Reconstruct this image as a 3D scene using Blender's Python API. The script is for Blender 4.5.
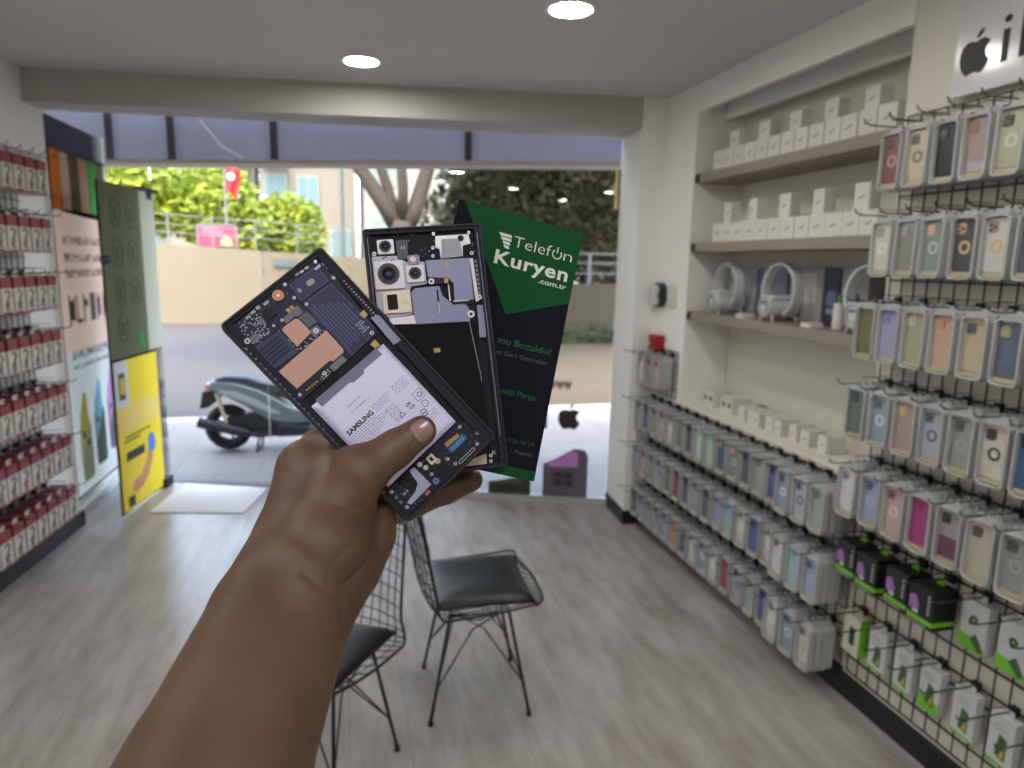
import bpy, bmesh, math, random
import numpy as np
from mathutils import Vector, Matrix
random.seed(7)
for o in list(bpy.data.objects): bpy.data.objects.remove(o, do_unlink=True)
sc = bpy.context.scene
C = sc.collection
R = math.radians
# ------------------------------------------------------------------ camera
cam_d = bpy.data.cameras.new('camera'); cam = bpy.data.objects.new('camera', cam_d); C.objects.link(cam)
AX = Matrix(((0.970442, 0.023185, -0.240219), (-0.24055, 0.173178, -0.955063), (0.019458, 0.984618, 0.173637)))
cam.matrix_world = Matrix.Translation((0, 0, 1.55)) @ AX.to_4x4()
cam_d.sensor_width = 36; cam_d.lens = 690 / 1024 * 36; cam_d.clip_start = .01; cam_d.clip_end = 300
cam_d.dof.use_dof = True; cam_d.dof.focus_distance = .435; cam_d.dof.aperture_fstop = 9.5
sc.camera = cam
# ------------------------------------------------------------------ sky, sun, exposure
sc.view_settings.view_transform = 'Standard'; sc.view_settings.look = 'None'
sc.view_settings.exposure = 0.0; sc.view_settings.gamma = 1
sc.view_settings.use_curve_mapping = False
w = bpy.data.worlds.new('sky'); sc.world = w; w.use_nodes = True
nt = w.node_tree; bg = nt.nodes['Background']
sk = nt.nodes.new('ShaderNodeTexSky'); sk.sky_type = 'NISHITA'; sk.sun_disc = False
sk.sun_elevation = R(58); sk.sun_rotation = R(200); sk.air_density = 1; sk.dust_density = 3; sk.ozone_density = .6
hs = nt.nodes.new('ShaderNodeHueSaturation'); hs.inputs['Saturation'].default_value = .62; nt.links.new(sk.outputs[0], hs.inputs['Color'])
nt.links.new(hs.outputs[0], bg.inputs[0]); bg.inputs[1].default_value = 2.15
sun_d = bpy.data.lights.new('sun', 'SUN'); sun_d.energy = 3.8; sun_d.color = (1, .9, .72); sun_d.angle = R(.6)
sun = bpy.data.objects.new('sun', sun_d); C.objects.link(sun)
sd = Vector((math.sin(R(12)) * math.cos(R(58)), math.cos(R(12)) * math.cos(R(58)), -math.sin(R(58))))
sun.rotation_euler = sd.to_track_quat('-Z', 'Y').to_euler()
LAMP = 138.0
# ------------------------------------------------------------------ helpers
def tag(o, label=None, cat=None, group=None, kind=None):
    if label: o['label'] = label
    if cat: o['category'] = cat
    if group: o['group'] = group
    if kind: o['kind'] = kind
    return o
def empty(name, loc=(0, 0, 0), rz=0, parent=None):
    o = bpy.data.objects.new(name, None); C.objects.link(o); o.location = loc; o.rotation_euler = (0, 0, rz)
    o.empty_display_size = .02
    if parent: o.parent = parent
    return o
def lin(c):
    return tuple(((v / 255) / 12.92 if v <= 10 else ((v / 255 + .055) / 1.055) ** 2.4) for v in c)
MATS = {}
def mat(name, rgb, rough=.6, metal=0, alpha=1, noise=0, nscale=8, emis=0, spec=.5, bump=0, bscale=60, coat=0, sss=0):
    if name in MATS: return MATS[name]
    m = bpy.data.materials.new(name); m.use_nodes = True; MATS[name] = m
    n = m.node_tree.nodes; l = m.node_tree.links; b = n['Principled BSDF']
    c = lin(rgb) + (1,)
    b.inputs['Base Color'].default_value = c; b.inputs['Roughness'].default_value = rough
    b.inputs['Metallic'].default_value = metal; b.inputs['Alpha'].default_value = alpha
    b.inputs['Specular IOR Level'].default_value = spec
    if coat: b.inputs['Coat Weight'].default_value = coat
    if sss:
        b.inputs['Subsurface Weight'].default_value = sss; b.inputs['Subsurface Radius'].default_value = (.01, .004, .002)
        b.inputs['Subsurface Scale'].default_value = .6
    if emis:
        b.inputs['Emission Color'].default_value = c; b.inputs['Emission Strength'].default_value = emis
    tc = n.new('ShaderNodeTexCoord')
    if noise:
        t = n.new('ShaderNodeTexNoise'); t.inputs['Scale'].default_value = nscale; t.inputs['Detail'].default_value = 6
        l.new(tc.outputs['Object'], t.inputs['Vector'])
        mx = n.new('ShaderNodeMix'); mx.data_type = 'RGBA'
        mx.inputs[6].default_value = tuple(v * (1 - noise) for v in c[:3]) + (1,)
        mx.inputs[7].default_value = tuple(min(1, v * (1 + noise)) for v in c[:3]) + (1,)
        l.new(t.outputs['Fac'], mx.inputs[0]); l.new(mx.outputs[2], b.inputs['Base Color'])
    if bump:
        t = n.new('ShaderNodeTexNoise'); t.inputs['Scale'].default_value = bscale; t.inputs['Detail'].default_value = 5
        l.new(tc.outputs['Object'], t.inputs['Vector'])
        bp = n.new('ShaderNodeBump'); bp.inputs['Strength'].default_value = bump; bp.inputs['Distance'].default_value = .002
        l.new(t.outputs['Fac'], bp.inputs['Height']); l.new(bp.outputs[0], b.inputs['Normal'])
    return m
class MB:
    """collects shapes, builds ONE mesh object"""
    def __init__(s): s.v = []; s.f = []; s.m = Matrix.Identity(4)
    def add(s, vs, fs):
        k = len(s.v); s.v += [tuple(s.m @ Vector(p)) for p in vs]; s.f += [tuple(i + k for i in f) for f in fs]; return s
    def box(s, a, b):
        x0, x1 = sorted((a[0], b[0])); y0, y1 = sorted((a[1], b[1])); z0, z1 = sorted((a[2], b[2]))
        return s.add([(x0, y0, z0), (x1, y0, z0), (x1, y1, z0), (x0, y1, z0), (x0, y0, z1), (x1, y0, z1), (x1, y1, z1), (x0, y1, z1)],
                     [(3, 2, 1, 0), (4, 5, 6, 7), (0, 1, 5, 4), (1, 2, 6, 5), (2, 3, 7, 6), (3, 0, 4, 7)])
    def prism(s, pts, z0, z1):
        a = sum(pts[i][0] * pts[(i + 1) % len(pts)][1] - pts[(i + 1) % len(pts)][0] * pts[i][1] for i in range(len(pts)))
        if a < 0: pts = pts[::-1]
        n = len(pts)
        return s.add([(p[0], p[1], z0) for p in pts] + [(p[0], p[1], z1) for p in pts],
                     [tuple(range(n))[::-1], tuple(range(n, 2 * n))] + [(i, (i + 1) % n, n + (i + 1) % n, n + i) for i in range(n)])
    def rrect(s, x0, y0, x1, y1, r, z0, z1, seg=4):
        x0, x1 = sorted((x0, x1)); y0, y1 = sorted((y0, y1)); r = min(r, (x1 - x0) / 2, (y1 - y0) / 2)
        return s.prism(rrp(x0, y0, x1, y1, r, seg), z0, z1)
    def ringrect(s, x0, y0, x1, y1, r, wd, z0, z1, seg=4):
        return s.ringpoly(rrp(x0, y0, x1, y1, r, seg), rrp(x0 + wd, y0 + wd, x1 - wd, y1 - wd, max(r - wd, 1e-4), seg), z0, z1)
    def ringpoly(s, o, i, z0, z1):
        n = len(o); vs = [(p[0], p[1], z0) for p in o] + [(p[0], p[1], z1) for p in o] + [(p[0], p[1], z0) for p in i] + [(p[0], p[1], z1) for p in i]
        fs = []
        for k in range(n):
            j = (k + 1) % n
            fs += [(k, j, n + j, n + k), (n + k, n + j, 3 * n + j, 3 * n + k), (2 * n + j, 2 * n + k, 3 * n + k, 3 * n + j), (j, k, 2 * n + k, 2 * n + j)]
        return s.add(vs, fs)
    def cyl(s, p0, p1, r0, r1=None, seg=12, caps=True):
        if r1 is None: r1 = r0
        p0 = Vector(p0); p1 = Vector(p1); d = (p1 - p0).normalized()
        a = d.orthogonal().normalized(); b = d.cross(a)
        vs = []
        for p, r in ((p0, r0), (p1, r1)):
            for k in range(seg):
                t = 2 * math.pi * k / seg; vs.append(tuple(p + a * math.cos(t) * r + b * math.sin(t) * r))
        fs = [(k, (k + 1) % seg, seg + (k + 1) % seg, seg + k) for k in range(seg)]
        if caps: fs += [tuple(range(seg))[::-1], tuple(range(seg, 2 * seg))]
        return s.add(vs, fs)
    def disc_ring(s, cx, cy, r0, r1, z0, z1, seg=20):
        o = [(cx + r1 * math.cos(2 * math.pi * k / seg), cy + r1 * math.sin(2 * math.pi * k / seg)) for k in range(seg)]
        i = [(cx + r0 * math.cos(2 * math.pi * k / seg), cy + r0 * math.sin(2 * math.pi * k / seg)) for k in range(seg)]
        return s.ringpoly(o, i, z0, z1)
    def tube(s, pts, r, seg=6, closed=False):
        P = [Vector(p) for p in pts]; n = len(P); rr = r if isinstance(r, (list, tuple)) else [r] * n
        vs = []; prev = None
        for i in range(n):
            if closed: d = P[(i + 1) % n] - P[i - 1]
            else: d = P[min(i + 1, n - 1)] - P[max(i - 1, 0)]
            if d.length < 1e-9: d = Vector((0, 0, 1))
            d.normalize()
            a = d.orthogonal().normalized() if prev is None else (prev - d * prev.dot(d))
            if a.length < 1e-6: a = d.orthogonal()
            a.normalize(); prev = a; b = d.cross(a)
            for k in range(seg):
                t = 2 * math.pi * k / seg; vs.append(tuple(P[i] + (a * math.cos(t) + b * math.sin(t)) * rr[i]))
        fs = []
        for i in range(n if closed else n - 1):
            j = (i + 1) % n
            for k in range(seg):
                q = (k + 1) % seg; fs.append((i * seg + k, i * seg + q, j * seg + q, j * seg + k))
        if not closed: fs += [tuple(range(seg))[::-1], tuple((n - 1) * seg + k for k in range(seg))]
        return s.add(vs, fs)
    def ball(s, c, r, seg=12, rings=8, sc=(1, 1, 1)):
        vs = []; fs = []
        for i in range(rings + 1):
            ph = math.pi * i / rings
            for k in range(seg):
                t = 2 * math.pi * k / seg
                vs.append((c[0] + r * sc[0] * math.sin(ph) * math.cos(t), c[1] + r * sc[1] * math.sin(ph) * math.sin(t), c[2] + r * sc[2] * math.cos(ph)))
        for i in range(rings):
            for k in range(seg):
                q = (k + 1) % seg; fs.append((i * seg + k, (i + 1) * seg + k, (i + 1) * seg + q, i * seg + q))
        return s.add(vs, fs)
    def build(s, name, m, parent=None, smooth=False, bevel=0, bseg=2):
        me = bpy.data.meshes.new(name); me.from_pydata(s.v, [], s.f); me.materials.append(m); me.update()
        if smooth:
            for p in me.polygons: p.use_smooth = True
        o = bpy.data.objects.new(name, me); C.objects.link(o)
        if parent: o.parent = parent
        if bevel:
            b = o.modifiers.new('bevel', 'BEVEL'); b.width = bevel; b.segments = bseg; b.limit_method = 'ANGLE'; b.angle_limit = R(40)
        return o
def rrp(x0, y0, x1, y1, r, seg=4):
    pts = []
    for cx, cy, a0 in ((x1 - r, y1 - r, 0), (x0 + r, y1 - r, 90), (x0 + r, y0 + r, 180), (x1 - r, y0 + r, 270)):
        for k in range(seg + 1):
            t = R(a0 + 90 * k / seg); pts.append((cx + r * math.cos(t), cy + r * math.sin(t)))
    return pts
def struct(name, mb, m, **k): return tag(mb.build(name, m, **k), kind='structure')
def text_mesh(s, size, bold=0, mirror=False, align='LEFT', spacing=1.0, extrude=.0002, sx=1.0):
    cu = bpy.data.curves.new('txt', 'FONT'); cu.body = s; cu.size = size; cu.offset = bold * size; cu.extrude = extrude
    cu.align_x = align; cu.space_character = spacing; cu.resolution_u = 3
    o = bpy.data.objects.new('txt', cu); C.objects.link(o)
    dg = bpy.context.evaluated_depsgraph_get(); dg.update()
    me = bpy.data.meshes.new_from_object(o.evaluated_get(dg)); bpy.data.objects.remove(o, do_unlink=True)
    if mirror or sx != 1.0:
        f = (-1 if mirror else 1) * sx
        for v in me.vertices: v.co.x *= f
        if mirror: me.flip_normals()
    return me
def text(name, s, size, m, parent, mtx, **k):
    me = text_mesh(s, size, **k); me.materials.clear(); me.materials.append(m); me.name = name
    o = bpy.data.objects.new(name, me); C.objects.link(o); o.parent = parent; o.matrix_local = mtx; return o
def fit_text(name, s, m, parent, mtx, x0, y0, x1, cap, bold=0, z=0, **k):
    """text whose ink runs from (x0,y0) to x1 and whose capitals are cap high (local units)"""
    me = text_mesh(s, 1.0, bold=bold, extrude=.0, **k); xs = [v.co.x for v in me.vertices]
    a, b = min(xs), max(xs); sx = (x1 - x0) / (b - a); sy = cap / .729
    for v in me.vertices: v.co.x = x0 + (v.co.x - a) * sx; v.co.y = y0 + v.co.y * sy; v.co.z = z
    me.materials.clear(); me.materials.append(m); me.name = name
    o = bpy.data.objects.new(name, me); C.objects.link(o); o.parent = parent
    if mtx is not None: o.matrix_local = mtx
    return o
def copy_tree(o, parent=None):
    c = o.copy(); C.objects.link(c); c.parent = parent
    for ch in list(o.children): copy_tree(ch, c)
    return c
ORD = 'first second third fourth fifth sixth seventh eighth ninth tenth eleventh twelfth thirteenth fourteenth fifteenth sixteenth seventeenth eighteenth nineteenth twentieth'.split()
# ------------------------------------------------------------------ materials of the place
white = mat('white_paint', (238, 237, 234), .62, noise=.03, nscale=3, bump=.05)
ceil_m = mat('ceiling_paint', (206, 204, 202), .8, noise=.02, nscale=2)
cream = mat('cream_paint', (222, 218, 206), .6, noise=.03)
black_pl = mat('black_plinth', (24, 24, 26), .45)
shelf_m = mat('taupe_laminate', (142, 132, 122), .5, noise=.06, nscale=20)
wire_m = mat('black_wire', (38, 38, 38), .4, metal=.3)
chrome = mat('zinc_wire', (150, 150, 148), .3, metal=.8)
def glass_mat(name, tint=(1, 1, 1), rough=0.0, ior=1.45, haze=None):
    m = bpy.data.materials.new(name); m.use_nodes = True; n = m.node_tree.nodes; l = m.node_tree.links
    n.remove(n['Principled BSDF']); o = n['Material Output']
    t = n.new('ShaderNodeBsdfTransparent'); t.inputs[0].default_value = tint + (1,)
    g = n.new('ShaderNodeBsdfGlossy'); g.inputs['Roughness'].default_value = rough
    f = n.new('ShaderNodeFresnel'); f.inputs[0].default_value = ior
    mx = n.new('ShaderNodeMixShader'); l.new(f.outputs[0], mx.inputs[0]); l.new(t.outputs[0], mx.inputs[1]); l.new(g.outputs[0], mx.inputs[2])
    out = mx
    if haze:
        d = n.new('ShaderNodeBsdfDiffuse'); d.inputs[0].default_value = haze[:3] + (1,)
        tl = n.new('ShaderNodeBsdfTranslucent'); tl.inputs[0].default_value = haze[:3] + (1,)
        a = n.new('ShaderNodeMixShader'); a.inputs[0].default_value = .7; l.new(d.outputs[0], a.inputs[1]); l.new(tl.outputs[0], a.inputs[2])
        h = n.new('ShaderNodeMixShader'); h.inputs[0].default_value = haze[3]
        l.new(mx.outputs[0], h.inputs[1]); l.new(a.outputs[0], h.inputs[2]); out = h
    l.new(out.outputs[0], o.inputs[0]); MATS[name] = m
    return m
glass = glass_mat('clear_glass', (.97, .985, .98))
frost = glass_mat('frosted_film', (.9, .97, .9), haze=(.34, .37, .27, .92))
frost2 = glass_mat('pale_frosted_film', (.9, .97, .92), haze=(.80, .82, .72, .94))
def film(name, rgb, a=.85): return glass_mat(name, (1, 1, 1), haze=lin(rgb) + (a,))
# floor: grey wood planks running towards the street
fm = bpy.data.materials.new('grey_laminate'); fm.use_nodes = True
n = fm.node_tree.nodes; l = fm.node_tree.links; b = n['Principled BSDF']
tc = n.new('ShaderNodeTexCoord'); mp = n.new('ShaderNodeMapping'); mp.inputs['Rotation'].default_value = (0, 0, R(90))
l.new(tc.outputs['Object'], mp.inputs[0])
br = n.new('ShaderNodeTexBrick'); br.inputs['Scale'].default_value = 1; br.inputs['Mortar Size'].default_value = .0015
br.inputs['Brick Width'].default_value = 1.2; br.inputs['Row Height'].default_value = .19
br.inputs['Color1'].default_value = lin((168, 161, 157)) + (1,); br.inputs['Color2'].default_value = lin((150, 143, 139)) + (1,)
br.inputs['Mortar'].default_value = lin((110, 104, 102)) + (1,); l.new(mp.outputs[0], br.inputs[0])
mp2 = n.new('ShaderNodeMapping'); mp2.inputs['Scale'].default_value = (6.5, 1.5, 1); l.new(tc.outputs['Object'], mp2.inputs[0])
nz = n.new('ShaderNodeTexNoise'); nz.inputs['Scale'].default_value = 1.6; nz.inputs['Detail'].default_value = 9; nz.inputs['Roughness'].default_value = .62
l.new(mp2.outputs[0], nz.inputs[0])
cr = n.new('ShaderNodeValToRGB'); cr.color_ramp.elements[0].position = .3; cr.color_ramp.elements[0].color = lin((122, 112, 108)) + (1,)
cr.color_ramp.elements[1].position = .68; cr.color_ramp.elements[1].color = lin((188, 183, 180)) + (1,)
l.new(nz.outputs['Fac'], cr.inputs[0])
mx = n.new('ShaderNodeMix'); mx.data_type = 'RGBA'; mx.inputs[0].default_value = .55
l.new(br.outputs[0], mx.inputs[6]); l.new(cr.outputs[0], mx.inputs[7]); l.new(mx.outputs[2], b.inputs['Base Color'])
b.inputs['Roughness'].default_value = .27; b.inputs['Specular IOR Level'].default_value = .55
bp = n.new('ShaderNodeBump'); bp.inputs['Strength'].default_value = .12; bp.inputs['Distance'].default_value = .003
l.new(nz.outputs['Fac'], bp.inputs['Height']); l.new(bp.outputs[0], b.inputs['Normal'])
# ------------------------------------------------------------------ room shell
LA = R(5.8); LD = Vector((math.sin(LA), math.cos(LA), 0)); LN = Vector((math.cos(LA), -math.sin(LA), 0)); LP = Vector((-1.485, 4.285, 0))
def lw(s, off, z): p = LP + LD * s + LN * off; return (p.x, p.y, z)
G0 = Vector((1.669, 4.041, 0)); GD = Vector((-.939, .343, 0)); GN = Vector((-.343, -.939, 0))   # glass line, GN points inwards
def gp(s, off, z): p = G0 + GD * s + GN * off; return (p.x, p.y, z)
def slab(mb, pts, z0, z1): mb.prism([(p[0], p[1]) for p in pts], z0, z1); return mb
def slab_along(mb, f, s0, s1, o0, o1, z0, z1): return slab(mb, [f(s0, o0, 0), f(s1, o0, 0), f(s1, o1, 0), f(s0, o1, 0)], z0, z1)
BK = -2.6
lb = lw((BK - 4.285) / math.cos(LA), 0, 0)
struct('floor', slab(MB(), [(lb[0] - .2, BK - .1), (2.2, BK - .1), (2.2, 3.84), (1.669, 4.036), (-1.7, 5.27), (-1.75, 4.3)], -.08, 0), fm)
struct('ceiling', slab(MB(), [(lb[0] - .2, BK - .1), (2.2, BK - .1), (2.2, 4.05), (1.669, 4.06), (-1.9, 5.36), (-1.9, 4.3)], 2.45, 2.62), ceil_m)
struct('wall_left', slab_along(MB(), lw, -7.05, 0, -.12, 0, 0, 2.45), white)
struct('wall_back', MB().box((lb[0] - .1, BK - .12, 0), (2.2, BK, 2.45)), white)
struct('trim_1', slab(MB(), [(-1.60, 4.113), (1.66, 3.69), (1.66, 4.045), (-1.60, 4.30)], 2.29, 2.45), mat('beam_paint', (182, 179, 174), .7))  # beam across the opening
struct('trim_2', slab(MB(), [(1.639, 3.69), (2.2, 3.69), (2.2, 4.05), (1.669, 4.041)], 0, 2.45), white)      # column by the glass
struct('trim_3', MB().box((1.775, 3.33, 0), (2.12, 3.69, 2.45)), white)                                      # pilaster
struct('trim_4', slab(MB(), [(1.631, 3.684), (1.77, 3.684), (1.77, 3.69), (1.661, 3.69), (1.66, 4.03), (1.661, 4.036), (1.652, 4.036)][:3] + [(1.639, 3.69)], 0, .085), black_pl)
struct('trim_8', slab(MB(), [(1.630, 3.686), (1.640, 3.686), (1.672, 4.036), (1.661, 4.038)], 0, .085), black_pl)
struct('wall_right', MB().box((1.78, BK, 0), (2.2, 1.965, 2.45)), cream)
struct('wall_niche', MB().box((2.04, 1.965, 0), (2.2, 3.33, 2.45)), cream)
struct('wall_lower_right', MB().box((1.80, 1.965, .085), (2.04, 3.33, .79)), cream)
struct('baseboard_right', MB().box((1.765, BK, 0), (1.79, 3.684, .085)), black_pl)
struct('trim_9', MB().box((1.79, 1.965, 0), (2.04, 3.33, .085)), black_pl)
mbb = MB(); slab_along(mbb, lw, -7.0, .02, 0, .02, 0, .085); struct('baseboard_left', mbb, black_pl)
struct('trim_5', MB().box((1.775, 1.965, 2.314), (1.80, 3.33, 2.45)), white)       # fascia over the niche
struct('trim_6', MB().box((1.93, 1.965, 2.285), (1.96, 3.33, 2.45)), white)
struct('trim_7', MB().box((1.96, 1.965, 2.36), (2.04, 3.33, 2.45)), white)
counter = MB().box((1.775, 1.965, .79), (2.04, 3.33, .82)).build('counter_top', cream, bevel=.002)
tag(counter, 'pale counter board built into the niche under the shelves', 'counter')
for k, (z, lab) in enumerate(((1.965, 'taupe niche shelf, topmost, carrying small white cube boxes'), (1.622, 'taupe niche shelf, the middle of three, carrying white cartons'), (1.272, 'taupe niche shelf, lowest, carrying the round white lamps'))):
    s = empty('wall_shelf', (1.90, 2.65, z))
    MB().box((-.12, -.675, 0), (.13, .63, .045)).build('board', shelf_m, s, bevel=.001)
    MB().box((-.122, .63, .002), (.13, .672, .043)).build('end_bracket', mat('shelf_bracket', (40, 38, 38), .5), s)
    tag(s, lab, 'shelf', 'taupe shelves in the niche')
# ------------------------------------------------------------------ ceiling downlights
lamp_on = mat('downlight_glow', (255, 252, 244), .5, emis=LAMP)
def downlight(x, y, lab):
    t = empty('ceiling_light', (x, y, 2.45))
    MB().disc_ring(0, 0, .076, .092, -.008, 0, 28).build('trim_ring', white, t)
    MB().prism([(.077 * math.cos(2 * math.pi * k / 28), .077 * math.sin(2 * math.pi * k / 28)) for k in range(28)], -.0045, -.001).build('diffuser', lamp_on, t)
    tag(t, lab, 'ceiling light', 'round ceiling downlights')
downlight(.123, 3.446, 'round lit ceiling downlight nearest the beam, left one in view')
downlight(.829, 2.54, 'round lit ceiling downlight at the top edge, nearer the shelves')
for x, y in ((-.75, 1.9), (1.0, 1.2), (-.9, .3), (.1, -.45), (1.0, -.9), (-.9, -1.3), (.2, -2.0)):  # unseen downlights, added and placed to light the held phones and room
    downlight(x, y, 'unseen round ceiling downlight added for light, overhead or behind the view')
# ------------------------------------------------------------------ shop front: glass, door, sign box
def pane(name, s0, s1, z0, z1, off=0, m=glass, f=gp, th=.008):
    mb = MB(); slab_along(mb, f, s0, s1, off - th / 2, off + th / 2, z0, z1); return struct(name, mb, m)
pane('window_1', .01, 2.287, .035, 2.14)                      # big fixed pane right of the doorway
mb = MB(); slab_along(mb, gp, 0, 2.29, -.02, .02, 0, .035)
struct('window_2', mb, mat('alu_sill', (176, 180, 180), .4, metal=.2))
mb = MB(); slab_along(mb, gp, 2.29, 3.32, -.05, .03, -.01, .006); struct('trim_10', mb, mat('threshold', (96, 98, 104), .5))
pane('window_3', 2.29, 3.03, 2.03, 2.14)                      # glass over the door
# left shop window beyond the wall end
def vp(s, off, z): return (-1.54 + .028 * s + off, 4.40 + s, z)
pane('window_4', .0, .86, .1, 2.3, f=vp)
mb = MB(); slab_along(mb, vp, -.1, .86, -.16, .02, 0, .045); slab_along(mb, vp, -.1, .86, -.16, -.02, 0.045, .11)
struct('window_5', mb, mat('white_alu', (205, 210, 208), .4))
mb = MB(); slab_along(mb, vp, .86, .90, -.02, .02, 0, 2.3); struct('window_6', mb, mat('alu_post', (196, 198, 190), .5))
# box of the shop sign over the glass, seen from behind
st = empty('sign_box', gp(1.6, -.3, 2.16)); st.rotation_euler = (0, 0, math.atan2(.343, -.939))
slate = mat('slate_sheet', (150, 152, 172), .55, noise=.12, nscale=2)
MB().box((-2.2, -.03, .02), (3.3, .03, .62)).build('panel', slate, st)
MB().box((-2.2, -.05, -.005), (3.3, .16, .02)).build('bottom_rail', mat('rail_alu', (168, 160, 148), .4), st)
for s in (-.62, .70, 1.43, 1.88):
    MB().box((s - .022, -.046, .02), (s + .022, -.03, .62)).build('upright', mat('dark_upright', (46, 40, 44), .6), st)
mbw = MB(); mbw.tube([(1.3, .07, .6), (1.2, .08, .3), (1.05, .08, .12), (.9, .075, .04)], .004)
mbw.build('cable', mat('pale_cable', (190, 188, 180), .5), st)
for ch in list(st.children):
    if ch.name.startswith('upright'):
        ch.location.y = .076
tag(st, 'long slate grey back of the shop sign box above the shop window', 'sign box')
# glass door standing open, parallel to the left wall
DA = math.atan2(.099, .567)
dr = empty('glass_door', (-1.284, 4.36, 0)); dr.rotation_euler = (0, 0, -DA)       # local +y runs along the leaf
tag(dr, 'open glass door with green-grey film and a yellow notice', 'door')
MB().box((-.005, 0, .012), (.005, .695, 1.955)).build('door_glass', glass, dr)
MB().box((.006, .003, .95), (.0075, .49, 1.952)).build('film_panel', frost, dr)
MB().box((.006, .49, .95), (.0075, .692, 1.952)).build('side_film', frost2, dr)
dk = mat('film_print', (52, 58, 50), .7)
def oval(cx, cz, a, bb, w_, n=18):
    return [(.0085, cx + a * math.cos(2 * math.pi * k / n), cz + bb * math.sin(2 * math.pi * k / n)) for k in range(n)]
for r_, z in enumerate((1.79, 1.56, 1.33, 1.12)):
    for c_, y in enumerate((.17, .36)):
        if (r_, c_) == (3, 1): continue
        q = MB(); q.tube(oval(y, z, .055, .085, 0), .0018, 4, closed=True)
        for j in range(4): q.box((.008, y - .02 + .004 * (j % 2), z - .04 + j * .02), (.009, y + .018 - .005 * (j % 3), z - .03 + j * .02))
        q.build('printed_badge', dk, dr)
q = MB(); q.m = Matrix(((0, 0, 1, .0082), (1, 0, 0, .40), (0, 1, 0, 1.03), (0, 0, 0, 1)))
q.prism([(.045 * math.cos(2 * math.pi * k / 20), .06 * math.sin(2 * math.pi * k / 20)) for k in range(20)], 0, .0012)
q.build('green_badge', mat('green_badge', (28, 120, 50), .5), dr)
MB().box((-.02, .50, 1.945), (.02, .74, 1.97)).box((-.012, .60, 1.90), (.014, .66, 1.945)).build('top_clamp', mat('dark_metal', (40, 42, 46), .35, metal=.6), dr)
MB().ball((.01, .02, 1.52), .028, sc=(1.2, 1.2, 1)).build('lock_knob', mat('grey_metal', (86, 92, 100), .3, metal=.7), dr, smooth=True)
MB().box((-.02, .55, .0), (.03, .66, .06)).build('floor_pivot', MATS['dark_metal'], dr)
# yellow notice on the door: own colours only
yel = mat('yellow_notice', (226, 200, 14), .55)
nb = MB().box((.0055, .012, .02), (.009, .575, .93)).build('yellow_notice', yel, dr)
def npart(name, y0, z0, y1, z1, m, x=.0095): return MB().box((.009, y0, z0), (x, y1, z1)).build(name, m, nb)
npart('pale_corner', .012, .66, .17, .93, mat('notice_white', (196, 200, 206), .6))
npart('badge', .055, .70, .13, .86, mat('badge_dark', (66, 60, 30), .6), .0105)
npart('badge_centre', .072, .73, .118, .83, mat('badge_gold', (206, 180, 30), .6), .011)
npart('sand_band', .012, .50, .575, .66, mat('notice_sand', (224, 194, 96), .6))
for z, y0, y1 in ((.46, .09, .42), (.435, .07, .28)): npart('text_bar', y0, z, y1, z + .012, mat('notice_ink', (90, 78, 18), .6), .0098)
npart('black_strip', .085, .32, .32, .375, mat('notice_black', (34, 32, 28), .6), .0105)
npart('dark_square', .07, .035, .15, .10, MATS['notice_black'], .0105)
q = MB(); q.m = Matrix(((0, 0, 1, .009), (1, 0, 0, 0), (0, 1, 0, 0), (0, 0, 0, 1)))
q.prism([(.12, .13), (.17, .10), (.27, .12), (.36, .17), (.42, .26), (.44, .33), (.37, .33), (.33, .26), (.26, .20), (.15, .18)], 0, .0015)
q.build('printed_hand', mat('print_skin', (190, 130, 84), .6), nb)
q = MB(); q.m = Matrix(((0, 0, 1, .0105), (1, 0, 0, 0), (0, 1, 0, 0), (0, 0, 0, 1)))
q.prism([(.42 + .05 * math.cos(2 * math.pi * k / 16), .36 + .065 * math.sin(2 * math.pi * k / 16)) for k in range(16)], 0, .001)
q.build('printed_sphere', mat('print_blue', (70, 120, 205), .6), nb)
# things stuck on the left shop window
pk = tag(MB().build('x', white), 'x') if False else None
ps_ = empty('window_poster', vp(.0, .012, 0)); tag(ps_, 'pink and white poster on the left shop window beside the open door', 'poster')
ps_.rotation_euler = (0, 0, -math.atan(.028))
def wp(name, pts, m, x0=0, x1=.002, par=ps_):
    q = MB(); q.m = Matrix(((0, 0, 1, 0), (1, 0, 0, 0), (0, 1, 0, 0), (0, 0, 0, 1))); q.prism(pts, x0, x1); return q.build(name, m, par)
wp('pink_sheet', [(.02, .98), (.84, .98), (.84, 1.76), (.5, 1.77), (.17, 1.785), (.1, 1.795), (.02, 1.79)], film('pink_film', (238, 220, 212), .95))
wp('white_sheet', [(.02, .12), (.84, .12), (.84, .98), (.02, .98)], film('white_film', (226, 228, 228), .95))
ink = mat('poster_ink', (120, 92, 86), .7); ink2 = mat('poster_ink_dark', (84, 78, 80), .7)
random.seed(3)
for z, h, m_, gap in ((1.60, .05, ink, .045), (1.50, .05, ink, .045), (1.41, .05, ink, .045), (1.14, .17, ink2, .11), (.93, .05, ink, .05), (.87, .03, ink, .04)):
    q = MB(); q.m = Matrix(((0, 0, 1, .002), (1, 0, 0, 0), (0, 1, 0, 0), (0, 0, 0, 1))); y = .12
    while y < .76:
        wdt = gap * random.uniform(.45, .8)
        if True:
            q.box((y, z, 0), (y + wdt * .22, z + h, .0012))
            q.box((y, z + h * random.choice((0, .4, .8)), 0), (y + wdt, z + h * random.choice((.15, .55, 1)), .0012))
            if random.random() > .4: q.box((y + wdt * .75, z + h * .1, 0), (y + wdt, z + h * .9, .0012))
        y += gap
    q.build('print_line', m_, ps_)
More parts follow.
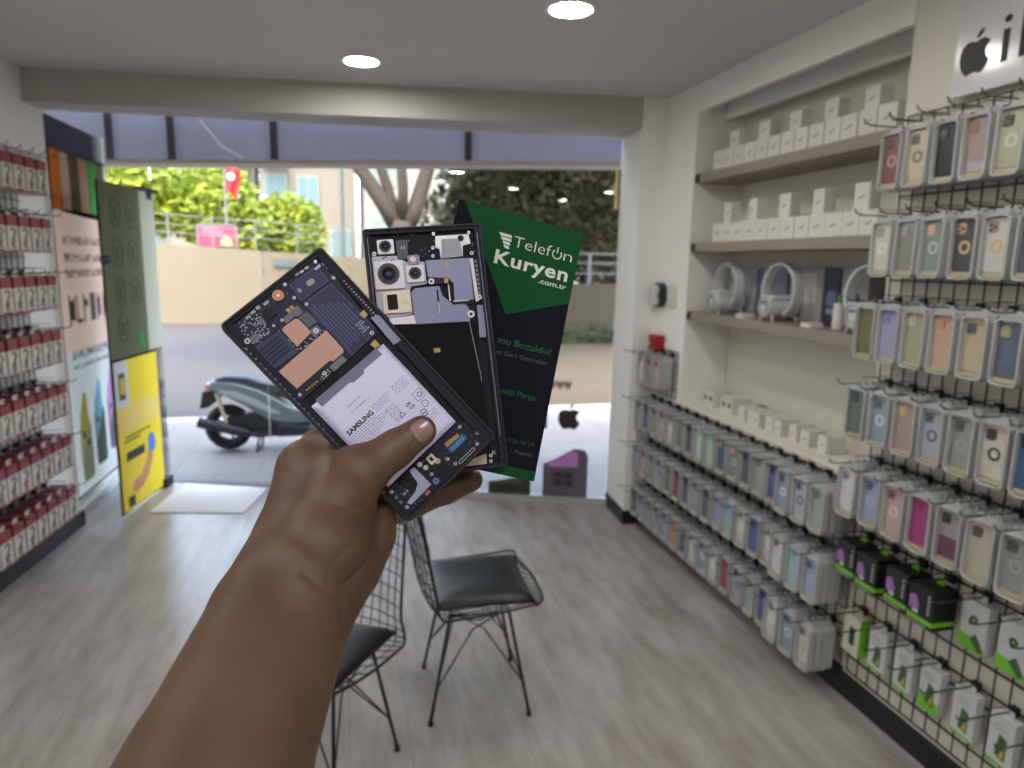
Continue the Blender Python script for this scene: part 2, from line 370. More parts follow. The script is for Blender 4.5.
for i, (y0, c1, c2) in enumerate(((.12, (226, 220, 60), (178, 190, 140)), (.36, (120, 176, 214), (64, 70, 56)), (.6, (176, 130, 190), (84, 84, 100)))):
    z0 = .18 + .04 * i
    ph = wp('printed_phone', rrp(y0, z0, y0 + .17, z0 + .36, .03), mat('pph%d' % i, c2, .5), .002, .0035)
    pc = wp('printed_screen', [(y0 + .01, z0 + .16), (y0 + .14, z0 + .34), (y0 + .13, z0 + .52), (y0 + .09, z0 + .55), (y0 + .01, z0 + .4)], mat('pps%d' % i, c1, .5), .0036, .0045, par=ph)
    for kk in range(2): wp('printed_lens', rrp(y0 + .03 + .06 * kk, z0 + .27 - .06 * kk, y0 + .07 + .06 * kk, z0 + .31 - .06 * kk, .018), ink2, .0046, .0052, par=ph)
# coloured strips added on a rail inside the left shop window, above the poster
rlx = MB(); slab_along(rlx, vp, .02, .85, .0045, .03, 2.12, 2.135)
tag(rlx.build('curtain_rail', MATS['dark_metal']), 'dark rail across the top of the left shop window', 'rail')
for i, (s, c, wd, nm) in enumerate(((.09, (216, 120, 46), .13, 'orange'), (.23, (206, 176, 160), .11, 'pale pink'), (.36, (98, 84, 56), .11, 'brown'), (.49, (182, 146, 120), .12, 'tan'), (.63, (64, 144, 66), .13, 'green'), (.77, (92, 84, 58), .11, 'olive brown'))):
    q = MB(); pts = [(wd * (k / 8 - .5), .006 * math.sin(k * 1.7 + i)) for k in range(9)]; pts += [(p_[0], p_[1] + .003) for p_ in pts[::-1]]
    q.prism(pts, 0, .32); o = q.build('colour_strip', mat('cloth%d' % i, c, .9))
    o.location = vp(s, .020, 1.80); o.rotation_euler = (0, 0, R(90) - math.atan(.028))
    tag(o, nm + ' strip hanging in the left shop window above the pink poster', 'cloth', 'coloured strips in the left window')
# stickers on the big pane (lettering reads from the street, so mirrored in here)
blk = mat('black_vinyl', (36, 32, 34), .5)
GM = Matrix(((-.939, 0, .343, 0), (.343, 0, .939, 0), (0, 1, 0, 0), (0, 0, 0, 1)))   # local x along the glass to the left, y up, z outwards
def apple(mb, cx, cy, h, z0, z1, mirror=False):
    s = h / 2.0; f = -1 if mirror else 1
    body = [(0, .42), (.18, .50), (.42, .52), (.62, .42), (.74, .30), (.58, .14), (.52, -.05), (.56, -.26), (.70, -.44), (.80, -.50), (.70, -.74), (.52, -.96), (.36, -1.04), (.16, -.98), (0, -.94),
            (-.16, -.98), (-.36, -1.04), (-.56, -.92), (-.74, -.64), (-.84, -.3), (-.84, .02), (-.72, .32), (-.50, .48), (-.24, .50)]
    leaf = [(.0, .56), (.02, .74), (.14, .9), (.34, .98), (.32, .80), (.2, .64)]
    for p in (body, leaf): mb.prism([(cx + f * a * s, cy + b_ * s) for a, b_ in p], z0, z1)
    return mb
def glasspart(name, mb, m, lab=None, cat=None, s=0, z=0, off=.006):
    o = mb.build(name, m); p = gp(s, off, z); o.matrix_world = Matrix.Translation(p) @ GM
    if lab: tag(o, lab, cat)
    return o
ap = glasspart('apple_decal', apple(MB(), 0, 0, .17, -.001, 0, True), blk, 'black bitten-apple decal on the window pane above the phone picture', 'decal', s=.26, z=.58)
t1 = fit_text('letter_decal', 'i', blk, None, None, 0, 0, .035, .14, bold=.03, mirror=True)
t1.matrix_world = Matrix.Translation(gp(.40, .007, .50)) @ GM; tag(t1, 'single black letter decal on the pane left of the apple', 'decal')
t2 = fit_text('web_lettering', 'www', blk, None, None, 0, 0, .15, .085, bold=.02, mirror=True)
t2.matrix_world = Matrix.Translation(gp(.25, .007, .755)) @ GM; tag(t2, 'small black www lettering on the pane above the apple decal', 'lettering')
def phone_poster(s, z, wd, h, c, c2, lab, lens):
    r = empty('phone_picture', gp(s, .006, z)); r.matrix_world = Matrix.Translation(gp(s, .006, z)) @ GM; tag(r, lab, 'sticker')
    def P(name, mb, m): return mb.build(name, m, r)
    P('picture_back', MB().prism([(0, 0), (wd, 0), (wd, h * .66), (wd * .8, h * .74), (wd * .3, h), (.02, h * .97), (0, h * .86)], -.002, 0), mat(lab[:12] + 'b', c, .5))
    P('screen_print', MB().prism([(wd * .22, h * .62), (wd * .9, h * .62), (wd * .82, h * .74), (wd * .3, h * .95), (wd * .22, h * .9)], -.0035, -.002), mat(lab[:12] + 's', c2, .5))
    P('camera_print', MB().rrect(wd * .3, h * .2, wd * .8, h * .54, .02, -.0035, -.002), mat(lab[:12] + 'c', tuple(int(v * .8) for v in c), .5))
    for a, bb in lens: P('lens_print', MB().disc_ring(wd * a, h * bb, .002, .018, -.005, -.0035, 14), blk)
phone_poster(.13, .036, .29, .33, (96, 88, 108), (186, 132, 206), 'purple-grey phone picture on the pane beside the white column', ((.42, .46), (.66, .46), (.42, .3), (.66, .3)))
phone_poster(.50, .036, .28, .12, (52, 60, 52), (84, 92, 80), 'dark green phone picture low on the pane under the held card', ((.5, .4),))
q = MB().box((0, 0, -.002), (.016, .24, 0)); ys = glasspart('yellow_strip', q, mat('yellow_strip', (236, 214, 120), .5), 'thin yellow strip high on the pane by the column', 'sticker', s=.015, z=1.88)  # plain pale yellow strip set on the pane
# doormat
mt = MB().prism([(-1.16, 4.42), (-.60, 4.30), (-.50, 4.76), (-1.06, 4.97)], .0005, .008).build('door_mat', mat('white_mat', (214, 214, 216), .7, noise=.06, nscale=14), bevel=.003)
tag(mt, 'pale white doormat lying inside the open glass door', 'doormat')
# ------------------------------------------------------------------ wire grids
def grid(name, y0, y1, z0, z1, zs, lab, pitch=.05):
    q = MB(); y = y0
    while y <= y1 + 1e-6: q.box((-.002, y - .0015, z0), (.002, y + .0015, z1)); y += pitch
    for z in zs: q.box((-.0065, y0, z - .0025), (-.002, y1, z + .0025))
    q.box((-.0065, y0, z0), (-.002, y1, z0 + .004)); q.box((-.0065, y0, z1 - .004), (-.002, y1, z1))
    o = q.build(name, wire_m); tag(o, lab, 'wire grid'); return o
rows_up = [('A', 1.983), ('B', 1.716), ('C', 1.450), ('D', 1.182), ('E', .914), ('F', .645), ('G', .370)]
rows_lo = [('L1', .800), ('L2', .533), ('L3', .267)]
g1 = grid('wire_grid', .335, 1.935, .11, 2.03, [z + d for _, z in rows_up for d in (0, -.045, -.2)], 'tall black wire grid on the right wall behind the upper phone cases'); g1.location = (1.768, 0, 0)
g2 = grid('wire_grid', 1.97, 3.67, .10, .80, [z + d for _, z in rows_lo for d in (0, -.045, -.2)], 'low black wire grid under the niche counter'); g2.location = (1.768, 0, 0)
g4 = grid('wire_grid', 3.37, 3.67, .83, 1.09, [1.066, 1.02, .88], 'small black wire grid on the pilaster under the red alarm'); g4.location = (1.768, 0, 0)
q = MB()
s = -3.0
while s <= -.33: 
    q.m = Matrix.Identity(4); p = lw(s, .012, 0); q.box((p[0] - .002, p[1] - .002, .1), (p[0] + .002, p[1] + .002, 2.05)); s += .05
for z in [2.0 - .272 * k + d for k in range(7) for d in (0, -.04, -.2)]:
    slab_along(q, lw, -3.0, -.33, .014, .018, z - .002, z + .002)
g3 = q.build('wire_grid', wire_m); tag(g3, 'black wire grid on the left wall behind the red and white packs', 'wire grid')
# ------------------------------------------------------------------ hooks: template along -X from the grid
def hook_template(L=.2):
    r = empty('display_hook')
    MB().box((-.014, -.011, -.014), (.0, .011, .012)).build('clip', mat('hook_clip', (22, 22, 24), .5), r)
    q = MB(); q.tube([(-.01, 0, 0), (-L + .02, 0, 0), (-L, 0, .006), (-L - .006, 0, .018)], .0024, 6)
    q.tube([(-.01, 0, .02), (-L * .55, 0, .02)], .0016, 5)
    q.build('prong', mat('hook_steel', (92, 90, 86), .3, metal=.8), r)
    return r
HOOK = hook_template(); USED = [False]
def place_hook(loc, rz, lab, group):
    if not USED[0]: h = HOOK; USED[0] = True
    else: h = copy_tree(HOOK)
    h.location = loc; h.rotation_euler = (0, 0, rz); tag(h, lab, 'hook', group); return h
# ------------------------------------------------------------------ phone case packs
PW, PH, PT = .083, .172, .024
def case_body():
    """blister box hanging from its tab; local origin = hook hole, face looks to -X"""
    q = MB(); q.m = Matrix(((0, 0, -1, 0), (-1, 0, 0, 0), (0, 1, 0, 0), (0, 0, 0, 1)))       # local x->-y, y->z, z->-x
    t = -.014
    q.ringrect(-PW / 2, t - PH, PW / 2, t, .017, .0062, 0, PT, 5)
    q.rrect(-PW / 2 + .006, t - PH + .006, PW / 2 - .006, t - .006, .008, 0, .003, 3)
    q.prism([(-.028, t - .001), (.028, t - .001), (.019, t + .02), (-.019, t + .02)], .006, .0075)
    q.rrect(-.03, t - .001, .03, t + .004, .002, .003, .016, 3)
    return q
shell_g = mat('blister_grey', (190, 191, 192), .2, alpha=.8, spec=.6)
shell_c = mat('blister_cream', (206, 200, 190), .25, alpha=.9, spec=.6)
BODY = case_body().build('phone_case_pack', shell_g, bevel=.0012, bseg=1)
BODYC = None
def insert_mesh(key, rgb, cam_rgb, ring_rgb, style, low=None):
    par = empty('tmp')
    q = MB(); q.m = Matrix(((0, 0, -1, 0), (-1, 0, 0, 0), (0, 1, 0, 0), (0, 0, 0, 1)))
    q.rrect(-.0345, -.014 - .150, .0345, -.014 - .009, .010, .003, .012, 4)
    a = q.build('phone_case', mat('case_' + key, rgb, .3, noise=.10, nscale=18, coat=.3))
    parts = [a]
    def sub(name, mb, m): mb2 = mb; o = mb2.build(name, m, a); return o
    def Q(): z = MB(); z.m = Matrix(((0, 0, -1, 0), (-1, 0, 0, 0), (0, 1, 0, 0), (0, 0, 0, 1))); return z
    if cam_rgb: sub('camera_cutout', Q().rrect(-.028, -.062, .000, -.034 + .002, .007, .012, .0145, 3), mat('cc_%d_%d_%d' % cam_rgb, cam_rgb, .3))
    if cam_rgb and style != 'plain':
        z = Q()
        for cx, cy in ((-.020, -.041), (-.020, -.054), (-.008, -.047)): z.disc_ring(cx, cy, .002, .0048, .0145, .0165, 10)
        sub('lens_rings', z, mat('lens_ring', (120, 122, 126), .25, metal=.6))
    if ring_rgb: sub('magnet_ring', Q().disc_ring(0, -.098, .011, .018, .012, .0135, 20), mat('mr_%d_%d_%d' % ring_rgb, ring_rgb, .35))
    if low: sub('colour_fade', Q().rrect(-.0315, -.160, .0315, -.100, .008, .012, .0125, 3), mat('lo_%d_%d_%d' % low, low, .35))
    bpy.data.objects.remove(par, do_unlink=True)
    return a
def strip_mesh(rgb):
    q = MB(); q.m = Matrix(((0, 0, -1, 0), (-1, 0, 0, 0), (0, 1, 0, 0), (0, 0, 0, 1))); q.box((-.033, -.177, .012), (.033, -.166, .0142))
    return q.build('label_strip', mat('ls_%d_%d_%d' % rgb, rgb, .5))
STRIP = strip_mesh((186, 174, 140))
KINDS = {}
def kind(key, rgb, camc=(70, 72, 76), ring=None, style='', low=None):
    g_ = sum(rgb) / 3; rgb = tuple(int(v * .72 + g_ * .28) for v in rgb)
    KINDS[key] = insert_mesh(key, rgb, camc, ring, style, low)
kind('dusty red', (140, 70, 70), (110, 60, 60), (170, 160, 156)); kind('cream', (198, 186, 146), (74, 72, 72), (110, 108, 112)); kind('black', (30, 32, 38), (50, 52, 58), None)
kind('pinkish grey', (158, 138, 136), (150, 110, 104), None, 'plain'); kind('olive cream', (176, 172, 138), (60, 60, 60), (200, 200, 194)); kind('clear white', (200, 198, 186), (150, 150, 146), (222, 220, 210), 'plain')
kind('smoky clear', (128, 126, 118), (150, 148, 142), None, 'plain'); kind('teal clear', (122, 142, 140), (206, 168, 140), (186, 190, 188), 'plain'); kind('dark', (74, 70, 76), (196, 160, 130), (206, 180, 140))
kind('white gold-ringed', (196, 194, 192), (164, 140, 124), (204, 172, 120)); kind('olive', (112, 108, 66), None, None); kind('lavender', (150, 152, 196), (130, 132, 178), None, 'plain')
kind('pale olive', (160, 160, 128), (180, 178, 160), None, 'plain'); kind('peach', (206, 156, 132), (190, 150, 130), None, 'plain'); kind('sand', (190, 174, 136), (96, 92, 86), None); kind('slate blue', (84, 100, 124), (160, 160, 120), None, 'plain')
kind('teal', (84, 108, 108), (60, 90, 94), None, 'plain'); kind('sky blue', (128, 152, 184), (110, 120, 130), (216, 218, 216)); kind('lilac beige', (168, 146, 140), (200, 176, 130), None, 'plain')
kind('pale blue', (158, 170, 190), (110, 110, 116), (96, 98, 110)); kind('clear grey', (146, 148, 148), (100, 102, 100), (160, 162, 164)); kind('white dark-ringed', (206, 198, 184), (60, 76, 78), (66, 62, 78)); kind('royal blue', (64, 98, 150), (40, 44, 60), None, 'plain')
kind('pearl white', (206, 202, 204), (170, 162, 166), (188, 188, 206)); kind('periwinkle', (140, 156, 196), (100, 110, 136), (170, 176, 200)); kind('rose clear', (192, 160, 160), (170, 96, 96), (206, 196, 196)); kind('magenta', (178, 38, 122), (140, 50, 104), None, 'plain')
kind('mauve-fading grey', (150, 146, 140), (66, 66, 72), None, '', (110, 68, 92)); kind('pearly cream', (184, 178, 160), (92, 88, 84), None, 'plain'); kind('mint', (176, 216, 186), (150, 190, 164), None, 'plain'); kind('grey green', (150, 166, 156), (110, 120, 116), None, 'plain')
kind('aqua', (140, 182, 190), (120, 160, 170), None, 'plain'); kind('navy clear', (92, 100, 122), (60, 66, 84), None); kind('coral', (198, 138, 116), (170, 110, 96), None, 'plain'); kind('crimson', (170, 60, 84), (150, 70, 90), None, 'plain'); kind('deep blue', (70, 90, 160), (60, 66, 110), None)
first_used = set()
def pack(loc, rz, key, lab, group, strip=True, tilt=0):
    if 'body' not in first_used: o = BODY; first_used.add('body')
    else: o = BODY.copy(); C.objects.link(o)
    o.location = loc; o.rotation_euler = (0, tilt, rz); tag(o, lab, 'phone case', group)
    if key:
        k = KINDS[key]
        if key not in first_used: c = k; first_used.add(key); c.parent = o
        else: c = copy_tree(k, o)
        if strip:
            if 'strip' not in first_used: s_ = STRIP; first_used.add('strip'); s_.parent = o
            else: s_ = STRIP.copy(); C.objects.link(s_); s_.parent = o
    return o
def stack(y, z, n, key, rowname, idx, base, direction, groupname):
    hk = ORD[idx]
    place_hook((1.768, y, z), 0, 'steel display hook, %s from the %s, %s' % (hk, base, rowname), 'display hooks on the right wall')
    for k in range(n):
        x = 1.745 - k * (PT + .004)
        last = (k == n - 1)
        if last: lab = '%s case pack, front of %s hook from %s, %s' % (key, hk, base, rowname)
        else: lab = 'clear pack, %s behind %s case, %s hook from %s, %s' % (ORD[n - 2 - k], key, hk, base, rowname)
        pack((x, y + random.uniform(-.002, .002), z - .003), R(random.uniform(-1.5, 1.5)), key if last else None, lab, groupname, tilt=R(random.uniform(-1, 1)))
random.seed(11)
UP = {'A': ['dusty red', 'cream', 'black', 'pinkish grey', 'olive cream', 'clear grey', 'pale blue'],
      'B': ['clear white', 'smoky clear', 'teal clear', 'dark', 'white gold-ringed', 'navy clear', 'clear white'],
      'C': ['olive', 'lavender', 'pale olive', 'peach', 'sand', 'slate blue', 'olive cream'],
      'D': ['teal', 'sky blue', 'lilac beige', 'pale blue', 'clear grey', 'white dark-ringed', 'royal blue'],
      'E': ['pearl white', 'periwinkle', 'rose clear', 'magenta', 'mauve-fading grey', 'pearly cream', 'clear grey']}
RN = {'A': 'tall grid top row', 'B': 'tall grid second row', 'C': 'tall grid third row', 'D': 'tall grid fourth row', 'E': 'tall grid fifth row'}
for rk, z in rows_up[:5]:
    for i, key in enumerate(UP[rk]):
        stack(1.885 - .1 * i, z, 3 if rk in 'AB' else 4, key, RN[rk], i, 'left', 0, 'phone case packs on the tall wire grid')
LO = {'L1': ['grey green', 'pale blue', 'sky blue', 'deep blue', 'grey green', 'navy clear', 'teal clear', 'slate blue', 'mint', 'mint', 'navy clear', 'smoky clear', 'clear white', 'rose clear', 'clear grey', 'royal blue', 'clear grey'],
      'L2': ['periwinkle', 'aqua', 'pearl white', 'clear white', 'deep blue', 'clear white', 'aqua', 'lavender', 'navy clear', 'grey green', 'navy clear', 'crimson', 'smoky clear', 'pale blue', 'clear grey', 'rose clear', 'lavender'],
      'L3': ['white gold-ringed', 'sky blue', 'clear white', 'deep blue', 'grey green', 'pale blue', 'crimson', 'clear white', 'sky blue', 'pearl white', 'slate blue', 'coral', 'periwinkle', 'pale blue', 'grey green', 'periwinkle', 'navy clear']}
RL = {'L1': 'low grid upper row', 'L2': 'low grid middle row', 'L3': 'low grid bottom row'}
for rk, z in rows_lo:
    for i, key in enumerate(LO[rk]):
        stack(2.02 + .1 * i, z, 4 if i < 3 else 3, key, RL[rk], i, 'right', 0, 'phone case packs on the low wire grid')
for i, key in enumerate(('rose clear', 'clear grey', 'pearl white')):
    stack(3.42 + .1 * i, 1.066, 3, key, 'pilaster grid', i, 'right', 0, 'phone case packs on the pilaster grid')
# ------------------------------------------------------------------ accessory boxes on the two lowest rows
lgrn = mat('lime_print', (118, 186, 50), .5); boxw = mat('box_white', (196, 198, 200), .45); boxc = mat('box_cream', (196, 194, 178), .5)
def YZ(): z = MB(); z.m = Matrix(((0, 0, -1, 0), (-1, 0, 0, 0), (0, 1, 0, 0), (0, 0, 0, 1))); return z
def black_box():
    r = empty('accessory_box')
    YZ().box((-.046, -.135, 0), (.046, -.012, .085)).build('carton', mat('box_black', (22, 22, 24), .4), r, bevel=.001)
    YZ().box((-.0465, -.122, -.0005), (.0465, -.108, .0855)).build('green_band', lgrn, r)
    YZ().prism([(-.040, -.088), (-.008, -.096), (-.004, -.074), (-.018, -.045), (-.040, -.052)], .085, .0862).build('purple_picture', mat('print_purple', (150, 116, 168), .5), r)
    YZ().rrect(-.024, -.100, -.004, -.090, .004, .086, .088).build('white_puck', boxw, r)
    z = YZ()
    for k in range(7): z.box((-.040 + k * .010, -.132, .085), (-.034 + k * .010, -.126, .0862))
    for k in range(5): z.box((.026, -.09 + k * .013, .085), (.034, -.082 + k * .013, .0862))
    z.build('small_print', mat('print_grey', (170, 172, 170), .5), r)
    YZ().box((-.014, -.016, .02), (.014, .006, .023)).build('hang_tab', lgrn, r)
    return r
def light_box(green_foot=True, h=.145):
    r = empty('accessory_box')
    YZ().box((-.037, -h - .008, 0), (.037, -.008, .03)).build('carton', boxw, r, bevel=.001)
    YZ().prism([(-.0372, -h - .0075), (.0372, -h - .0075), (.0372, -h + (.03 if green_foot else -.002)), (-.0372, -h + (.048 if green_foot else .002))], .0295, .0305).build('green_foot', lgrn, r)
    YZ().prism([(-.012, -h + .02), (.018, -h + .012), (.018, -h + .075), (-.004, -h + .085)], .0306, .032).build('printed_handset', mat('print_forest', (64, 96, 60), .4), r)
    YZ().prism([(.0, -h + .022), (.014, -h + .018), (.014, -h + .05)], .032, .0326).build('amber_glow', mat('print_amber', (196, 170, 70), .4), r)
    z = YZ()
    for k, (a, b_) in enumerate(((-.02, .012), (-.026, .02), (-.02, .014))): z.box((a, -.035 - k * .009, .03), (b_, -.031 - k * .009, .031))
    z.build('small_print', MATS['print_grey'], r)
    YZ().box((-.015, -.012, .012), (.015, .010, .015)).build('hang_tab', boxw, r)
    return r
def green_box():
    r = empty('accessory_box')
    YZ().box((-.042, -.155, 0), (.042, -.008, .034)).build('carton', boxw, r, bevel=.001)
    YZ().prism([(-.042, -.154), (.042, -.154), (.042, -.140), (.0, -.118), (-.042, -.110)], .034, .035).build('green_foot', lgrn, r)
    YZ().prism([(-.005, -.118), (.026, -.150), (.040, -.140), (.012, -.100)], .035, .037).build('printed_handset', MATS['print_forest'], r)
    YZ().disc_ring(.0, -.062, .004, .013, .034, .0355, 14).build('round_emblem', mat('emblem_green', (70, 110, 50), .5), r)
    YZ().box((-.015, -.012, .012), (.015, .010, .015)).build('hang_tab', boxw, r)
    return r
B1, B2, B3, B4 = black_box(), light_box(True), light_box(False), green_box()
B5 = empty('accessory_box')
YZ().box((-.04, -.15, 0), (.04, -.008, .04)).build('carton', boxc, B5, bevel=.001); YZ().box((.0385, -.15, -.0005), (.0405, -.008, .0405)).build('green_side', lgrn, B5)
YZ().rrect(-.008, -.115, .016, -.05, .005, .04, .0415).build('printed_handset', mat('print_navy', (40, 44, 66), .4), B5); YZ().box((-.015, -.012, .012), (.015, .010, .015)).build('hang_tab', boxc, B5)
usedB = set()
def place_box(T, loc, lab, group, z=0):
    if T.name not in usedB: o = T; usedB.add(T.name)
    else: o = copy_tree(T)
    o.location = loc; o.rotation_euler = (0, 0, R(z)); tag(o, lab, 'box', group)
for i, y in enumerate((1.885, 1.775, 1.66, 1.555)):
    place_hook((1.768, y, .645), 0, 'steel hook holding the %s black and green box from the niche' % ORD[i], 'display hooks on the right wall')
    place_box(B1, (1.755 - (.012 if i % 2 else 0.0), y, .64), 'black box with green band and purple picture, %s of four from the niche' % ORD[i], 'black and green accessory boxes', random.uniform(-4, 4))
for i, y in enumerate((1.435, 1.315, 1.20)):
    place_hook((1.768, y, .645), 0, 'steel hook above the %s grey and green box beside the black ones' % ORD[i], 'display hooks on the right wall')
    place_box(B4, (1.757, y, .64), 'grey box with green foot and round emblem, %s beside the black boxes' % ORD[i], 'grey and green boxes')
for i, (y, T) in enumerate(((1.875, B5), (1.766, B3), (1.655, B3), (1.55, B2), (1.43, B3), (1.312, B3), (1.20, B3))):
    place_hook((1.768, y, .372), 0, 'steel hook in the lowest row of the tall grid, %s from the niche' % ORD[i], 'display hooks on the right wall')
    for k in range(1):
        d = {B5: 'cream box with green side', B3: 'pale grey box with small handset print', B2: 'pale grey box with lime green foot'}[T]
        place_box(T, (1.757 - k * .032, y, .366), ('%s, %s along the lowest row' % (d, ORD[i])) if T is not B5 else 'cream box with green side at the start of the lowest row', 'small boxes along the lowest row')
# ------------------------------------------------------------------ left wall packs: white with red header
def red_pack():
    q = MB(); q.box((-.041, -.172, 0), (.041, -.008, .020)); b_ = None
    return q
X2 = Matrix(((0, 0, 1, 0), (1, 0, 0, 0), (0, 1, 0, 0), (0, 0, 0, 1)))
def LQ(): z = MB(); z.m = X2; return z      # local x->+y, y->z, z->+x : face looks to +X
cardw = mat('pack_white', (196, 190, 180), .4, spec=.5); cardr = mat('pack_red', (128, 34, 44), .4)
RP = LQ().box((-.040, -.172, 0), (.040, -.010, .0215)).build('cable_pack', cardw, bevel=.001)
hd = LQ().box((-.0403, -.058, -.0003), (.0403, -.0095, .0219)).build('red_header', cardr, RP)
LQ().prism([(-.04, -.1725), (.04, -.1725), (.04, -.168), (.0, -.158), (-.04, -.166)], .0216, .0222).build('red_foot', cardr, RP)
z_ = LQ(); z_.tube([(-.018, -.075, .023), (.004, -.066, .023), (.018, -.082, .023), (.004, -.104, .023), (-.016, -.128, .023), (-.006, -.148, .023), (.016, -.150, .023)], .0045, 5)
z_.tube([(.012, -.118, .023), (-.004, -.14, .023), (-.02, -.15, .023)], .004, 5); z_.build('printed_cable', mat('print_midgrey', (118, 112, 110), .5), RP)
LQ().box((-.02, -.012, .008), (.02, .012, .010)).build('hang_tab', cardw, RP)
random.seed(5); firstRP = True
RPbare = None
for r_ in range(7):
    z = 2.0 - .272 * r_
    for c_ in range(7):
        s = -.39 - .1 * c_
        base = lw(s, .018, z); ang = -LA
        h = place_hook(base, math.pi + ang, 'steel hook, %s from the shop window, %s row down of the left wall' % (ORD[c_], ORD[r_]), 'display hooks on the left wall')
        nn = 5
        for k in range(nn):
            p = lw(s + random.uniform(-.003, .003), .035 + k * .0245, z - .004); front = k == nn - 1
            if firstRP: o = RP; firstRP = False
            elif front: o = copy_tree(RP)
            else:
                o = RP.copy(); C.objects.link(o)
                if True:
                    hh = hd.copy(); C.objects.link(hh); hh.parent = o
            o.location = p; o.rotation_euler = (0, 0, ang + R(random.uniform(-.5, .5)))
            if front: tag(o, 'white pack with red header, front of %s hook from window, left wall %s row' % (ORD[c_], ORD[r_]), 'cable pack', 'red and white packs on the left wall')
            else: tag(o, 'red and white pack, %s behind front, %s hook from window, left wall %s row' % (ORD[nn - 2 - k], ORD[c_], ORD[r_]), 'cable pack', 'red and white packs on the left wall')
# ------------------------------------------------------------------ niche contents
cube_m = mat('carton_white', (212, 210, 204), .45, noise=.02)
pr = mat('carton_print', (150, 148, 144), .5)
def carton(wd, h, d):
    o = YZ().box((-wd / 2, 0, -d / 2), (wd / 2, h, d / 2)).build('white_carton', cube_m, bevel=.0012)
    z = YZ()
    z.box((-wd * .2, h * .42, d / 2), (wd * .05, h * .5, d / 2 + .0006)).box((wd * .0, h * .5, d / 2), (wd * .2, h * .57, d / 2 + .0006)); z.build('faint_print', pr, o)
    return o
T1 = carton(.083, .088, .09); T2 = carton(.076, .078, .05); T3 = carton(.088, .088, .09); T4 = carton(.07, .098, .05)
usedC = set()
def put_carton(T, x, y, z, rz, lab, group):
    if T.name not in usedC: o = T; usedC.add(T.name)
    else: o = copy_tree(T)
    o.location = (x, y, z); o.rotation_euler = (0, 0, R(rz)); tag(o, lab, 'box', group)
random.seed(9)
for i in range(13):
    put_carton(T1, 1.84, 3.14 - .09 * i, 2.0105, random.uniform(-2, 2), 'small white cube box, %s from the window along the top shelf' % ORD[i], 'white cube boxes lined along the top shelf')
for i, y in enumerate((3.035, 2.80, 2.585, 2.37, 2.16)):
    put_carton(T2, 1.84, y, 2.0990, random.uniform(-4, 4), 'white box standing on the top-shelf row, %s from the window' % ORD[i], 'upper white boxes on the top shelf')
for i in range(13):
    put_carton(T3, 1.84, 3.10 - .0915 * i, 1.6675, random.uniform(-1, 1), 'white carton, %s from the window along the middle shelf' % ORD[i], 'white cartons along the middle shelf')
for i, y in enumerate((3.05, 2.84, 2.61, 2.395, 2.165)):
    put_carton(T4, 1.84, y, 1.756, random.uniform(-6, 6), 'white carton standing on the middle-shelf row, %s from the window' % ORD[i], 'upper white cartons on the middle shelf')
# round lamps on the lowest shelf
lw_m = mat('lamp_white', (196, 198, 200), .35)
def ring_lamp():
    r = empty('ring_lamp')
    q = MB(); n_ = 40; vs = []; fs = []
    for k in range(n_ + 1):
        t = R(-62) + R(304) * k / n_
        for dx, dr_ in ((-.024, .108), (.024, .108), (.024, .121), (-.024, .121)): vs.append((dx, math.cos(t) * dr_, .135 + math.sin(t) * dr_))
    for k in range(n_):
        for j in range(4): fs.append((4 * k + j, 4 * k + (j + 1) % 4, 4 * k + 4 + (j + 1) % 4, 4 * k + 4 + j))
    fs += [(0, 1, 2, 3), (4 * n_ + 3, 4 * n_ + 2, 4 * n_ + 1, 4 * n_)]
    q.add(vs, fs); q.build('light_ring', lw_m, r, bevel=.003)
    q = MB(); q.cyl((-.085, 0, .065), (.07, 0, .065), .048, seg=28); dr_ = q.build('speaker_drum', lw_m, r, smooth=False, bevel=.006, bseg=3)
    MB().box((-.075, -.045, .094), (.06, .045, .114)).build('charging_plate', lw_m, r, bevel=.006)
    z = YZ(); z.disc_ring(0, .065, .036, .040, .085, .089, 28); z.disc_ring(0, .065, .022, .026, .085, .089, 24); z.build('face_rings', mat('lamp_groove', (150, 154, 160), .4), dr_)
    z = YZ(); z.rrect(-.018, .078, .018, .088, .004, .085, .088); z.build('display', mat('lamp_display', (60, 66, 78), .3), dr_)
    for sx, sy in ((-.06, .03), (-.06, -.03), (.05, .03), (.05, -.03)):
        MB().cyl((sx, sy, .03), (sx * 1.1, sy * 1.5, 0), .007, .005, 8).build('leg', lw_m, r)
    return r
RL_ = ring_lamp()
for i, (x, y) in enumerate(((1.88, 3.10), (1.88, 2.67), (1.88, 2.13))):
    o = RL_ if i == 0 else copy_tree(RL_)
    o.location = (x, y, 1.3175); o.rotation_euler = (0, 0, R((-6, 0, 3)[i]))
    tag(o, ('round white ring lamp nearest the window on the lowest niche shelf', 'round white ring lamp in the middle of the lowest niche shelf', 'round white ring lamp half hidden behind the tall grid packs')[i], 'lamp', 'white ring lamps on the lowest shelf')
def shelf_box(y0, y1, h, rgb, lab, deco):
    o = empty('product_box', (1.99, (y0 + y1) / 2, 1.3175)); hw = (y0 - y1) / 2
    YZ().box((-hw, 0, -.035), (hw, h, .035)).build('carton', mat('sb' + lab[:9], rgb, .45), o, bevel=.001)
    for nm, a, b_, c_, d_, col in deco: YZ().rrect(-hw + 2 * hw * a, h * b_, -hw + 2 * hw * c_, h * d_, .012, .035, .0362).build(nm, mat('sd%d_%d_%d' % col, col, .5), o)
    tag(o, lab, 'box', 'printed boxes behind the ring lamps')
shelf_box(3.22, 2.98, .225, (150, 148, 156), 'grey-lilac printed box behind the lamp nearest the window', [('printed_ring', .3, .3, .8, .85, (170, 166, 170))])
